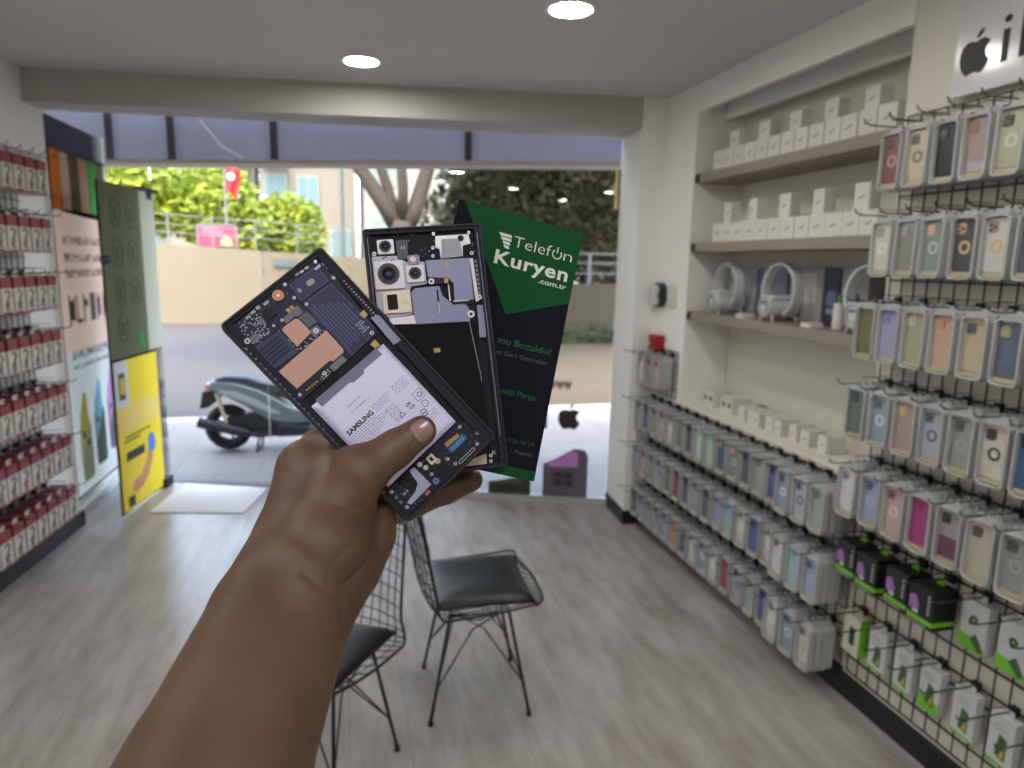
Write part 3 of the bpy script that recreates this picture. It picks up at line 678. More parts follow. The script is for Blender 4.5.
shelf_box(2.96, 2.74, .235, (122, 120, 140), 'slate printed box between the first two ring lamps', [('side_stripe', .0, .0, .12, 1, (90, 90, 124))])
shelf_box(2.72, 2.50, .235, (156, 152, 154), 'grey printed box right behind the middle ring lamp', [('printed_ring', .35, .35, .8, .9, (188, 180, 176))])
shelf_box(2.49, 2.40, .235, (36, 38, 78), 'narrow navy box standing right of the middle lamp', [('pale_oval', .2, .35, .8, .6, (96, 98, 130)), ('pale_lines', .2, .2, .8, .3, (130, 132, 150))])
shelf_box(2.39, 2.24, .235, (140, 136, 140), 'grey box with a pink arc right of the navy box', [('dark_print', .1, .3, .7, .6, (70, 66, 84)), ('pink_arc', .55, .22, .8, .5, (170, 90, 130))])
bt = empty('spray_bottle', (1.88, 2.30, 1.3175)); q = MB(); q.cyl((0, 0, 0), (0, 0, .10), .022, .020, 16); q.build('bottle', cube_m, bt, bevel=.003)
MB().cyl((0, 0, .10), (0, 0, .135), .009, .007, 10).build('cap', mat('leaf_green', (80, 150, 70), .5), bt); tag(bt, 'small white bottle with green cap beside the hidden ring lamp', 'bottle')
def cable_lead(y, lab):
    o = empty('charger_lead', (1.83, y, 1.3175)); MB().rrect(-.035, -.03, .035, .03, .01, 0, .018).build('puck', cube_m, o)
    MB().tube([(.03, 0, .01), (.05, .02, .006), (.06, .05, .004), (.05, .07, .004)], .003).build('cord', cube_m, o); tag(o, lab, 'charger')
cable_lead(2.385, 'flat white charger lying in front of the navy box'); cable_lead(2.86, 'flat white charger lying left of the middle ring lamp')
# counter things
def socket_box(x, y, lab):
    o = empty('adapter_box', (x, y, .8205)); YZ().box((-.055, 0, -.05), (.055, .085, .05)).build('carton', cube_m, o, bevel=.002)
    z = YZ()
    for cx in (-.026, .026): z.disc_ring(cx, .045, .001, .013, .05, .0515, 14)
    z.build('printed_sockets', mat('socket_black', (44, 42, 42), .5), o); tag(o, lab, 'box', 'boxes with two dark circles on the counter')
socket_box(1.93, 3.22, 'white box with two dark circles at the window end of the counter'); socket_box(1.93, 3.04, 'white box with two dark circles, second from the window on the counter')
T5 = carton(.052, .07, .09)
for i in range(8):
    y = (2.865, 2.805, 2.745, 2.66, 2.58, 2.49, 2.40, 2.30)[i]
    put_carton(T5, 1.90 + .01 * (i % 2), y, .8205, random.uniform(-3, 3), 'little white box on the counter, %s from the socket boxes' % ORD[i], 'little white boxes on the counter')
lid = empty('domed_tin', (1.985, 2.9, .8205)); MB().cyl((0, 0, 0), (0, 0, .05), .035, .035, 20).build('body', boxw, lid, bevel=.002)
MB().ball((0, 0, .05), .033, sc=(1, 1, .6)).build('lid', mat('tin', (170, 174, 178), .2, metal=.9), lid, smooth=True); tag(lid, 'small tin with shiny domed lid at the back of the counter', 'tin')
# pilaster fittings
ds = empty('soap_dispenser', (1.775, 3.605, 1.315)); 
YZ().rrect(-.055, 0, .055, .14, .05, 0, .045, 6).build('back_shell', mat('dispenser_black', (40, 42, 44), .4), ds, bevel=.004)
YZ().rrect(-.045, .065, .045, .13, .04, .045, .062, 6).build('upper_pad', boxw, ds, bevel=.006); YZ().rrect(-.045, .01, .045, .068, .04, .045, .062, 6).build('lower_pad', boxw, ds, bevel=.006)
tag(ds, 'rounded black and white wall fitting on the pilaster above the red alarm', 'wall fitting')
sw = empty('wall_switch', (1.775, 3.475, 1.32)); YZ().rrect(-.045, 0, .045, .13, .01, 0, .012).build('plate', cream, sw, bevel=.002)
for k in range(2): YZ().rrect(-.03, .012 + .058 * k, .03, .062 + .058 * k, .006, .012, .024).build('rocker', cube_m, sw, bevel=.003)
tag(sw, 'cream double switch on the pilaster right of the rounded fitting', 'switch')
al = empty('fire_alarm', (1.775, 3.60, 1.075)); redm = mat('alarm_red', (160, 20, 34), .35)
YZ().rrect(-.055, 0, .055, .085, .008, 0, .05).build('housing', redm, al, bevel=.005); YZ().rrect(-.03, .018, .03, .062, .006, .05, .054).build('push_plate', mat('alarm_dark', (110, 12, 24), .4), al)
YZ().rrect(-.046, .03, -.020, .042, .002, .05, .056).build('white_mark', boxw, al); tag(al, 'small red fire alarm box on the pilaster above the case packs', 'alarm')
# ------------------------------------------------------------------ sign, top right
sg = empty('wall_sign', (1.765, 1.765, 2.045))
YZ().box((0, 0, 0), (1.2, .265, .018)).build('board', mat('sign_board', (206, 206, 208), .12, spec=.7), sg, bevel=.001)
ob = apple(YZ(), .070, .112, .118, .018, .0195).build('apple_emblem', blk, sg)
fit_text('lettering', 'iPhone', blk, sg, Matrix(((0, 0, -1, -.0195), (-1, 0, 0, 0), (0, 1, 0, 0), (0, 0, 0, 1))), .150, .062, .77, .135, bold=0)
tag(sg, 'pale grey sign board with black apple and lettering above the tall grid', 'sign')
# ------------------------------------------------------------------ wire chairs
blackwire = mat('chair_wire', (30, 30, 30), .35, metal=.4)
leather = mat('black_leather', (22, 22, 24), .36, spec=.4, bump=.15, bscale=220)
def seat_pt(u, v):
    """u 0 front edge .. 1 top of back, v -1..1 across; x forward, z up"""
    prof = [(.235, .425), (.19, .445), (.10, .43), (-.02, .412), (-.12, .410), (-.175, .435), (-.205, .50), (-.225, .60), (-.245, .70), (-.265, .79), (-.275, .83)]
    t = u * (len(prof) - 1); i = min(int(t), len(prof) - 2); f = t - i
    def cr_(k, c): k = max(0, min(len(prof) - 1, k)); return prof[k][c]
    def cat(c):
        p0, p1, p2, p3 = cr_(i - 1, c), cr_(i, c), cr_(i + 1, c), cr_(i + 2, c)
        return .5 * (2 * p1 + (p2 - p0) * f + (2 * p0 - 5 * p1 + 4 * p2 - p3) * f * f + (3 * p1 - p0 - 3 * p2 + p3) * f ** 3)
    x, z = cat(0), cat(1)
    hw = .20 + .03 * math.sin(min(1, u * 1.6) * math.pi) - .02 * max(0, u - .55) / .45
    e = abs(v) ** 3
    z -= .035
    if u < .12: x -= .05 * e * (1 - u / .12); hw -= .02 * (1 - u / .12)
    if u < .3: z -= .016 * v * v * (1 - u / .3)
    if u > .88: z -= .05 * e * (u - .88) / .12; hw -= .02 * (u - .88) / .12
    lift = .05 * v * v
    k = max(0, min(1, (u - .35) / .25))
    return (x + lift * k * 1.1, hw * v, z + lift * (1 - k) * .8)
def make_chair():
    r = empty('wire_chair')
    q = MB(); NU, NV = 22, 12
    for j in range(1, NV): 
        v = -1 + 2 * j / NV; q.tube([seat_pt(k / 30, v) for k in range(31)], .0019, 4)
    for i in range(1, NU):
        u = i / NU; q.tube([seat_pt(u, -1 + 2 * k / 14) for k in range(15)], .0019, 4)
    q.build('wire_shell', blackwire, r)
    q = MB(); rim = [seat_pt(k / 30, -1) for k in range(31)] + [seat_pt(1, -1 + 2 * k / 10) for k in range(1, 11)] + [seat_pt(1 - k / 30, 1) for k in range(1, 31)] + [seat_pt(0, 1 - 2 * k / 10) for k in range(1, 10)]
    q.tube(rim, .0045, 6, closed=True); q.build('rim', blackwire, r)
    q = MB(); vs = []; fs = []; N = 16
    for k in (0, 1):
        for i in range(N + 1):
            for j in range(N + 1):
                x = -.15 + .33 * i / N; y = -.185 + .37 * j / N
                e = max(abs(2 * i / N - 1), abs(2 * j / N - 1)); th = .026 * (1 - e ** 6) + .004
                y *= 1 - .06 * (i / N) * 0 ; zz = .416 + .012 * (y / .18) ** 2 + .006 * math.sin((x + .15) * 8)
                vs.append((x, y, zz + (th if k else -.006)))
    M_ = (N + 1) ** 2
    for i in range(N):
        for j in range(N):
            a = i * (N + 1) + j; fs.append((M_ + a, M_ + a + N + 1, M_ + a + N + 2, M_ + a + 1)); fs.append((a, a + 1, a + N + 2, a + N + 1))
    for i in range(N):
        for a, b_ in (((i) * (N + 1), (i + 1) * (N + 1)), ((i + 1) * (N + 1) + N, i * (N + 1) + N), (i + 1, i), (N * (N + 1) + i, N * (N + 1) + i + 1)): fs.append((a, b_, M_ + b_, M_ + a))
    q.add(vs, fs); q.build('seat_pad', leather, r, smooth=True)
    top = {}
    for sx in (1, -1):
        for sy in (1, -1):
            a = (sx * .10 - .0, sy * .13, .378); b_ = (sx * .17, sy * .17, .012)
            q = MB(); q.tube([a, tuple(a[i] * .5 + b_[i] * .5 for i in range(3)), b_], .0055, 8); lg = q.build('leg', blackwire, r)
            MB().cyl((b_[0], b_[1], 0), (b_[0], b_[1], .02), .010, .008, 10).build('foot_cap', black_pl, lg)
            q = MB(); m1 = tuple(a[i] * .3 + b_[i] * .7 for i in range(3))
            q.tube([m1, (sx * .02, sy * .10, .30), (-sx * .08, sy * .12, .37)], .0028, 5); q.tube([m1, (sx * .08, sy * .02, .30), (sx * .09, -sy * .10, .37)], .0028, 5)
            q.build('brace', blackwire, r)
    q = MB(); q.tube([(.1, -.13, .372), (.1, .13, .372), (-.1, .13, .372), (-.1, -.13, .372)], .0045, 6, closed=True)
    q.tube([(.055 * math.cos(t * math.pi / 6), .07 * math.sin(t * math.pi / 6), .315) for t in range(12)], .0025, 5, closed=True)
    q.build('base_frame', blackwire, r)
    return r
CH = make_chair()
CH.location = (.446, 2.26, 0); CH.rotation_euler = (0, 0, R(-3)); tag(CH, 'black wire chair with leather pad facing the phone-case wall', 'chair', 'wire chairs with leather pads')
c2 = copy_tree(CH); c2.location = (-.09, 1.96, 0); c2.rotation_euler = (0, 0, R(235)); tag(c2, 'black wire chair nearest the viewer, half hidden by the forearm', 'chair', 'wire chairs with leather pads')
# ------------------------------------------------------------------ phones and card in the hand
def root_at(name, rows, lab, cat):
    o = bpy.data.objects.new(name, None); C.objects.link(o); o.empty_display_size = .02
    m = Matrix([r for r in rows] + [[0, 0, 0, 1]])
    o.matrix_world = m; tag(o, lab, cat); return o
P1M = [[0.75128, -0.65738, 0.05863, 0.01368], [0.24167, 0.19134, -0.95131, 0.42962], [0.61415, 0.72887, 0.30261, 1.47439]]
P2M = [[0.99644, -0.07389, -0.04054, 0.06093], [-0.01986, 0.26168, -0.96495, 0.45004], [0.08191, 0.96232, 0.25928, 1.4933]]
CDM = [[0.9669, 0.25294, -0.03358, 0.10449], [-0.10201, 0.26256, -0.95951, 0.46302], [-0.23388, 0.93117, 0.27968, 1.49806]]
class K(MB):
    """mm coordinates"""
    def __init__(s, k=1): super().__init__(); s.m = Matrix.Scale(.001 * k, 4)
navy = mat('board_navy', (32, 33, 60), .55, spec=.25, noise=.2, nscale=300); frame_d = mat('phone_frame', (20, 21, 31), .45, spec=.35); inner = mat('phone_inner', (18, 19, 29), .6, spec=.2)
coil = mat('coil_film', (44, 46, 78), .5, spec=.25); ridge = mat('coil_ridge', (68, 72, 112), .45, spec=.3); copper = mat('copper_pad', (180, 140, 130), .55, noise=.08, nscale=200)
steel = mat('shield_steel', (112, 116, 148), .38, metal=.3); silver = mat('bright_silver', (186, 184, 194), .28, metal=.5); gold = mat('gold_contact', (150, 126, 82), .4, metal=.4)
lensb = mat('lens_black', (10, 10, 14), .08, spec=.8); grey_pl = mat('bracket_grey', (100, 102, 122), .5, spec=.3); dots = mat('tiny_parts', (150, 152, 164), .35, metal=.3)
ph1 = root_at('opened_phone', P1M, 'opened dark phone with white battery, held in front under the thumb', 'phone')
fr = K().ringrect(-39, -81.5, 39, 81.5, 3.2, 1.6, -7.6, .6).build('outer_frame', frame_d, ph1, bevel=.0004)
K().rrect(-37.6, -80.1, 37.6, 80.1, 2, -7.4, -3.0).build('mid_plate', inner, ph1)
K().ringpoly([(-37.5, -80), (37.5, -80), (37.5, 80), (-37.5, 80)], [(-34.8, -78.6), (31, -78.6), (33, 77.6), (-32, 77.6)], -3, -.6).build('inner_ledge', mat('ledge', (26, 27, 40), .6, spec=.2), ph1)
mbd = K().prism([(-32, 77), (31, 78), (33, 60), (29, 17.5), (-34, 18.6), (-34.4, 66)], -3, -1.8).build('main_board', navy, ph1)
def p1(name, pts, z0, z1, m, par=ph1): return K().prism(pts, z0, z1).build(name, m, par)
def sub_par(o): return o
cf = p1('antenna_film', [(6.6, 61.2), (28.2, 60.7), (29.5, 22), (26.1, 19), (6.6, 17.5)], -1.8, -1.2, coil)
q = K()
for k in range(9): q.box((8.2 + k * 2.05, 22 + (k % 3), -1.2), (9.0 + k * 2.05, 56 - 1.2 * k + 2 * (k % 2), -.95))
q.build('film_ridge', ridge, cf)
q = K()
for k in range(5): q.box((21.5 + (k % 2) * .6, 24 + k * 1.5, -1.2), (27 - (k % 3), 24.7 + k * 1.5, -1.05))
q.build('tiny_print', dots, cf)
q = K(); o_ = [(7.0, 60.6), (27.8, 60.2), (29.1, 22.3), (25.8, 19.5), (7.0, 18)]; q.ringpoly(o_, [(7.4, 60.2), (27.4, 59.8), (28.7, 22.5), (25.6, 19.9), (7.4, 18.4)], -1.2, -1.0)
q.ringpoly([(8.4, 74.8), (29, 73.5), (27.7, 62), (6.6, 62.8)], [(8.8, 74.4), (28.6, 73.1), (27.3, 62.4), (7.1, 63.2)], -1.0, -.85); q.box((-37.0, -30, -.6), (-36.75, 50, -.35)); q.box((5.6, 30, -1.8), (5.9, 60, -1.0)); q.build('edge_outline', ridge, ph1)  # pale border strokes, plus a highlight painted along the long frame side
cp = p1('camera_cover_plate', [(7.9, 75.4), (29.6, 74), (28.2, 61.6), (6, 62.4)], -1.8, -1.0, coil)
K().rrect(16.3, 66.4, 21.6, 70, 1.6, -1, -.8).build('sensor_window', mat('pill_grey', (128, 128, 142), .3), cp); K().rrect(9.4, 67, 11.6, 70, 1, -1, -.8).build('sensor_window', MATS['pill_grey'], cp)
lo_ = K().disc_ring(-1.3, 74.1, 0.9, 3.4, -1.8, -.2, 20).build('front_camera', mat('rose_metal', (150, 108, 96), .3, metal=.7), ph1); K().prism([(-1.3 + 1.7 * math.cos(k * .5236), 74.1 + 1.7 * math.sin(k * .5236)) for k in range(12)], -1.4, -.6).build('glint_dot', mat('lens_glint', (240, 226, 200), .2), lo_)  # bright dot in the lens is a painted glint
K().rrect(-5.6, 70, 3, 78, 1.5, -2.2, -1.4).build('camera_bracket', mat('bracket_black', (14, 14, 20), .5, spec=.25), ph1)
p1('copper_pad', [(-13.8, 56.6), (-12.5, 57.4), (-3.4, 57), (-1.9, 55.8), (-1.6, 44.5), (-14, 43.4)], -1.7, -.9, copper)
p1('copper_pad', [(-32.2, 39.0), (5.7, 39.7), (5.4, 24.2), (4.0, 22.6), (-4.1, 22.6), (-5.5, 24.4), (-31.3, 24.4)], -1.7, -.9, copper)
sm = p1('heat_plate', [(-34, 59.6), (-15.1, 57.2), (-15.3, 40.6), (-36.2, 42.4)], -1.8, -1.1, mat('plate_slate', (56, 60, 88), .5, spec=.25))
q = K()
for i in range(9):
    for j in range(5): q.box((-31.5 + i * 1.55, 44.4 + j * 2.45, -1.1), (-30.6 + i * 1.55, 45.9 + j * 2.45, -.95))
q.build('slot_pattern', inner, sm)
p1('grey_bracket', [(-8.8, 61.6), (3.3, 62.4), (3.0, 57.0), (-1.4, 56.9), (-2.4, 58.4), (-9.4, 57.6)], -1.6, -.8, grey_pl)
p1('black_connector', [(-15.6, 72), (-9.5, 71.6), (-8.9, 66.1), (-16.8, 65.6)], -1.7, -.4, MATS['bracket_black'])
p1('dark_module', [(-1.2, 56.4), (5, 56), (5.6, 47.4), (-1, 47.6)], -1.7, -1, mat('module_grey', (58, 62, 74), .4))
q = K().box((-4, 62, -1), (-1.8, 64.5, -.5)); q.box((-1.2, 62, -1), (1, 64.5, -.5)); q.build('gold_pins', gold, ph1)
sp = p1('screw_plate', [(-2, 46.2), (3.6, 45.8), (3.6, 41), (-2.4, 41)], -1.4, -.6, grey_pl)
p1('taupe_cover', [(-8.3, 21.6), (2, 21.8), (2.4, 17.7), (-7.9, 17.5)], -1.7, -.9, mat('taupe_cover', (102, 100, 104), .4))
p1('board_foot', [(-34.5, 24), (-31.5, 24), (-10.5, 24), (-9.5, 17), (-34, 17.4)], -2, -1.2, mat('board_dark', (24, 25, 40), .5, spec=.25))
for x, y, r_ in ((6.4, 76.6, 1.0), (5, 67.1, 1), (7.8, 59.4, 1), (30, 76, 1), (-33.2, 64.4, 1.7), (-9.7, 61.2, 1), (-13, 20.6, 1.2), (25.5, 20.4, 1.3), (.8, 43.4, 1.6), (-32.6, 20.4, 1), (-15.6, 61.8, .8)):
    K().disc_ring(x, y, .42 * r_, r_, -1.2, -.4, 14).build('screw', silver, ph1)
q = K()
for x, y in ((-27.6, 19.9), (-25.7, 19.9), (-23.8, 19.8), (-22, 19.8), (-20, 19.7)): q.cyl((x, y, -1.2), (x, y, -.7), .65, seg=10)
q.build('gold_pads', gold, ph1)
q = K()
for x, y, a, b_ in ((16.4, 77.2, 1.2, .7), (19.6, 76.6, 1.2, .7), (23.4, 76.6, 1.2, .7), (28.7, 72.6, 2.2, .8), (32.9, 72, .7, 1), (33.2, 68.5, .7, 1), (31.7, 61.7, 1, 1.2), (-9.6, 75, 1.6, .8), (-15, 76, 1.2, 1), (-19, 75.6, 1.5, .8), (-23.2, 75.2, 1.6, .7)): q.box((x - a, y - b_, -1.6), (x + a, y + b_, -.9))
random.seed(21)
for k in range(60):
    x = random.uniform(-32, -18); y = random.uniform(60.5, 74.5); a = random.uniform(.25, .7); q.box((x - a, y - .3, -1.8), (x + a, y + .3, -1.5))
for k in range(46):
    x = random.choice((random.uniform(-14, 5), random.uniform(-17, -14.5))); y = random.uniform(40, 43) if x > -14 else random.uniform(41, 58); q.box((x - .3, y - .3, -1.8), (x + .3, y + .3, -1.55))
for k in range(26): 
    x = random.uniform(-17, -10); y = random.uniform(17.8, 21.5); q.box((x - .3, y - .25, -1.3), (x + .3, y + .25, -1.0))
for k in range(30): y = 62 - k * 4.1; q.box((-37.1, y - random.uniform(.6, 1.6), -1), (-36.3, y, -.5))
for k in range(14): y = 56 - k * 2.2; q.box((34.4, y - .7, -1), (35.4, y, -.5))
random.seed(31)
for k in range(90):
    x = random.uniform(-33, 4); y = random.uniform(57, 76)
    if -18 < x < 4 and 56 < y < 72: continue
    q.box((x - .18, y - .35, -1.8), (x + .18, y + .35, -1.6))
q.build('small_components', dots, ph1)
K().prism([(-17.5, 66.5), (-17.5, 70), (-21, 70), (-21, 66.5)], -1.7, -1.2).build('square_chip', grey_pl, ph1); K().rrect(-31.5, 60.8, -26.3, 65.4, .5, -1.8, -1.2).build('square_chip', grey_pl, ph1)
K().prism([(27.6, 34.2), (31.8, 34.6), (31.6, 30.6), (28.4, 30.2)], -1.5, -.7).build('gold_flex', gold, ph1); K().prism([(19.8, 15.6), (24.2, 16.2), (24, 11.2), (20.6, 11.6)], -1.5, -.7).build('gold_flex', gold, ph1)
p1('side_plate', [(31.6, 28), (36.6, 26), (36, 5), (30.4, 5.6)], -1.0, -.3, mat('plate_pale', (112, 118, 142), .35, metal=.3))
for y0, y1 in ((3, -12), (-14, -46)): K().rrect(33.2, y1, 36.2, y0, .8, -1.0, -.4).build('edge_seal', mat('seal', (24, 25, 36), .6, spec=.2), ph1)
K().rrect(-36.6, -40, -34.6, -6, .8, -1, -.4).build('edge_seal', MATS['seal'], ph1)
# battery: crinkled pouch
foil = mat('battery_foil', (200, 200, 238), .42, bump=.1, bscale=400)
vs = []; fs = []; NX, NY = 60, 170; x0b, x1b, y0b, y1b = -32.4, 26.6, -57, 10.8
for j in range(NY + 1):
    for i in range(NX + 1):
        a = i / NX; b_ = j / NY; x = x0b + (x1b - x0b) * a; y = y0b + (y1b - y0b) * b_
        e = min(a * 12, (1 - a) * 14, b_ * 14, (1 - b_) * 10, 1); zz = -2.8 + 2.9 * (1 - (1 - e) ** 2)
        if a < .085: zz += (.75 * abs(math.sin(b_ * 62 + a * 24 + math.sin(b_ * 9) * 2)) - .3) * (1 - a / .085) * (.5 + .5 * math.sin(b_ * 17))
        if 1 - a < .05: zz += .2 * math.sin(b_ * 50)
        vs.append((x, y, zz))
for j in range(NY):
    for i in range(NX): a = j * (NX + 1) + i; fs.append((a, a + 1, a + NX + 2, a + NX + 1))
k0 = len(vs); vs += [(x0b, y0b, -3.0), (x1b, y0b, -3.0), (x1b, y1b, -3.0), (x0b, y1b, -3.0)]; fs.append((k0 + 3, k0 + 2, k0 + 1, k0))
q = K(); q.add(vs, fs); bat = q.build('battery', foil, ph1, smooth=True)
p1('tape_strip', [(-28, 12), (20.6, 11.4), (20.9, 6.2), (6, 6.4), (4, 4.6), (-4, 4.6), (-6, 6.4), (-28, 6.2)], -.1, .28, mat('tape_grey', (112, 114, 142), .6, spec=.2), par=bat)
bk = mat('battery_print', (44, 42, 50), .6)
mmS = Matrix.Scale(.001, 4)
def bt_(name, s, x0, y0, x1, cap, bold=0, m=bk, par=bat, z=.22): return fit_text(name, s, m, par, mmS, x0, y0, x1, cap, bold=bold, z=z)
bt_('brand_lettering', 'SAMSUNG', -28.5, -17.8, -7.9, 3.3, bold=.04)
bt_('date_print', '2023.03.04', -17.4, -4.6, -7.2, 1.0); bt_('serial_print', 'SL-SA26B561-2', -18.2, -8.7, -3.5, 1.0)
q = K()
random.seed(13)
def microline(y, xa, xb, h=.55):
    x = xa
    while x < xb:
        wl = random.uniform(.5, 2.2); wl = min(wl, xb - x)
        q.box((x, y, .13), (x + wl * .32, y + h, .17)); q.box((x + wl * .42, y + .1, .13), (x + wl * .72, y + h * .9, .17)); x += wl + .35
for k in range(9): microline(-19.6 - k * 1.45, -28.5 + (k > 5) * 0, (-8, -4, 0, -4, -6, -9, -12, -15, -18)[k])
for k in range(4): microline(-14 - k * 1.4, -6.4, 8 - k)
for k in range(5): microline(-13 - k * 1.4, 10.5, 21.5)
for k in range(5): microline(-21.5 - k * 1.4, -2, 6)
for k in range(4): microline(-41 - k * 1.5, 14, 23)
for k in range(3): microline(-29 - k * 1.4, -2, 3.5)
q.build('fine_print', bk, bat)
q = K(); q.disc_ring(19.6, -34.6, 1.9, 2.3, .13, .18, 20); q.disc_ring(15.1, -38.4, 1.8, 2.3, .13, .18, 20); q.ringrect(17, -31, 23.5, -24.6, .4, .3, .13, .18); q.box((-1.2 + 15, -38.9, .13), (16.4, -38.2, .18)); q.disc_ring(21, -28, 1.2, 1.7, .13, .18, 16)
q.ringpoly([(2, -31.5), (6.4, -31.5), (4.2, -27.6)], [(2.7, -31.1), (5.7, -31.1), (4.2, -28.4)], .13, .18)
q.build('approval_marks', bk, bat)
bt_('approval_lettering', 'UK', 9.4, -28.7, 13.6, 1.9, bold=.03); bt_('approval_lettering', 'CA', 10.2, -31.5, 14.2, 1.9, bold=.03)
# lower board
lb_ = p1('lower_board', [(-34.6, -58.2), (26, -58.2), (31, -62), (31, -78.4), (-34.6, -78.4)], -3, -1.8, mat('board_deep', (24, 25, 40), .55, spec=.25, noise=.3, nscale=400))
p1('gold_connector', [(11.1, -61.8), (21.8, -62.8), (21.9, -65), (10.9, -64.6)], -1.8, -.9, gold)
K().rrect(10.4, -69.4, 24.4, -65.4, 1, -1.8, -.7).build('blue_connector', mat('connector_blue', (24, 76, 148), .4), ph1)
q = K(); [q.box((12 + k * 1.6, -68.6, -.7), (12.7 + k * 1.6, -66.4, -.55)) for k in range(7)]; q.build('contact_row', mat('contact_pale', (90, 140, 196), .35), ph1)
K().ringrect(9.4, -78.3, 23.6, -76.3, .9, .35, -1.8, -1.1).build('gasket', silver, ph1)
K().ringrect(-4, -66, 1.1, -60.2, .6, 1.5, -1.8, -.5).build('button_cell_holder', mat('module_cream', (206, 202, 192), .4), ph1)
for x, y, r_, c_ in ((-7.7, -64.4, 1.6, silver), (.6, -66.6, 1.8, mat('pinkish', (176, 152, 160), .4)), (-8.7, -74.9, 2.0, mat('blue_dot', (100, 122, 186), .4)), (-9, -60.4, 1.6, MATS['module_cream'])):
    K().prism([(x + r_ * math.cos(k * .45), y + r_ * math.sin(k * .45)) for k in range(14)], -1.8, -.9).build('round_contact', c_, ph1)
K().disc_ring(-8.7, -74.9, .3, .9, -.9, -.7, 10).build('dot_centre', bk, ph1)
p1('silver_shield', [(-16.3, -58.6), (-12.8, -59.2), (-12.4, -74.4), (-29.7, -74.6), (-31, -72), (-22, -70.4), (-18, -68), (-17, -62)], -1.8, -1.0, mat('shield_pale', (146, 152, 180), .35, metal=.3))
p1('dark_chip', [(-24.5, -59.4), (-17.4, -60), (-18.4, -67.8), (-25.2, -67.4)], -1.8, -.8, MATS['bracket_black']); p1('dark_chip', [(-6.6, -69.9), (3.3, -69.8), (4.2, -76.9), (-5.7, -76.4)], -1.8, -.9, MATS['bracket_black'])
p1('red_mark', [(-18.9, -75.6), (-15.8, -75.6), (-15.7, -77.6), (-19.2, -77.6)], -1.8, -.9, mat('mark_red', (190, 80, 88), .5))
for x, y in ((25.9, -60.8), (26.6, -76.6), (6.1, -70.2), (7.6, -75.8), (-7.8, -70), (-32.6, -73.8), (-33, -60.4)): K().disc_ring(x, y, .45, 1.1, -1.8, -.7, 14).build('screw', silver, ph1)
q = K()
for x, y in ((-34, -65), (-34, -69), (-20, -63)): q.box((x - .2, y - 1, -1.8), (x + 1.8, y + 1, -1.2))
for k in range(70):
    x = random.uniform(-33, 29); y = random.uniform(-78, -59.5); q.box((x - .3, y - .25, -1.8), (x + .35, y + .25, -1.5))
q.build('small_components', mat('tiny_dim', (96, 98, 112), .4), ph1)
bt_('board_lettering', 'K', 30.2, -72.6, 32.4, 2.2, bold=.03, m=dots, par=ph1, z=-.5)
bt_('board_lettering', '20 29', -29.4, -67.6, -25, 1.6, bold=.02, m=silver, par=ph1, z=-1.0)
# --- second phone
S2 = 1.03
class K2(K):
    def __init__(s): super().__init__(S2)
ph2 = root_at('opened_phone', P2M, 'opened dark phone with bare camera modules, tucked behind the front phone', 'phone')
def p2(name, pts, z0, z1, m, par=ph2): return K2().prism(pts, z0, z1).build(name, m, par)
K2().ringrect(-38.2, -80, 38.2, 80, 2.2, 1.4, -7, .6).build('outer_frame', frame_d, ph2, bevel=.0004)
K2().rrect(-36.9, -78.7, 36.9, 78.7, 1, -6.8, -3).build('mid_plate', inner, ph2)
K2().ringpoly([(-36.8, -78.6), (36.8, -78.6), (36.8, 78.6), (-36.8, 78.6)], [(-34.4, -77), (33.6, -77), (33.6, 76.4), (-34.4, 76.4)], -3, -.4).build('inner_ledge', MATS['ledge'], ph2)
q = K2(); q.box((35.0, -60, -.4), (35.5, 74, -.1)); q.box((-35.8, -60, -.4), (-35.4, 74, -.1)); q.build('edge_highlight', mat('edge_line', (104, 106, 128), .3, metal=.5), ph2)
def camera_module(x0, y0, x1, y1, cx, cy, r_):
    h = K2().rrect(x0, y0, x1, y1, 1.0, -3, -.2).build('camera_module', silver, ph2, bevel=.0002)
    K2().prism([(cx + r_ * math.cos(k * .2618), cy + r_ * math.sin(k * .2618)) for k in range(24)], -.2, .35).build('lens_barrel', mat('barrel', (28, 28, 32), .3), h)
    K2().disc_ring(cx, cy, r_ * .62, r_ * .78, .35, .6, 24).build('lens_ring', mat('barrel_ring', (56, 56, 62), .25, metal=.4), h)
    K2().prism([(cx + r_ * .6 * math.cos(k * .2618), cy + r_ * .6 * math.sin(k * .2618)) for k in range(24)], .35, .42).build('lens_glass', lensb, h)
    K2().rrect(cx - r_ * .24, cy - r_ * .18, cx + r_ * .24, cy + r_ * .18, .3, .42, .45).build('lens_glint', mat('lens_blue', (52, 56, 104), .2), h)
camera_module(-30, 63.1, -19.4, 72.6, -25, 68.1, 3.9); camera_module(-33.4, 40.4, -15, 58.6, -24.6, 50.2, 7.0); camera_module(-13.6, 43.6, -2.2, 54.8, -7.9, 49.5, 4.1)
pm = K2().prism([(-30, 38.8), (-12.4, 39.1), (-12.5, 24.5), (-30.3, 24.8)], -3, -.2).build('periscope_module', mat('champagne', (190, 180, 168), .35, metal=.3), ph2, bevel=.0002)
K2().rrect(-27.2, 27, -20.8, 36.8, .8, -.2, .05).build('prism_window', lensb, pm)
q = K2(); [q.box((-18 + k * 1.1, 30, -.2), (-17.4 + k * 1.1, 30 + 1 + (k % 3), -.12)) for k in range(4)]; q.build('module_print', dots, pm)
p2('silver_frame', [(-34, 62.5), (-18.5, 62), (-12.5, 57.5), (-1, 57), (-1, 42.6), (-11, 41.6), (-12, 39.5), (-12, 23.5), (-27, 21.8), (-33.8, 30)], -2.95, -1.7, mat('lilac_silver', (150, 148, 168), .35, metal=.35))
q = K2()
random.seed(8)
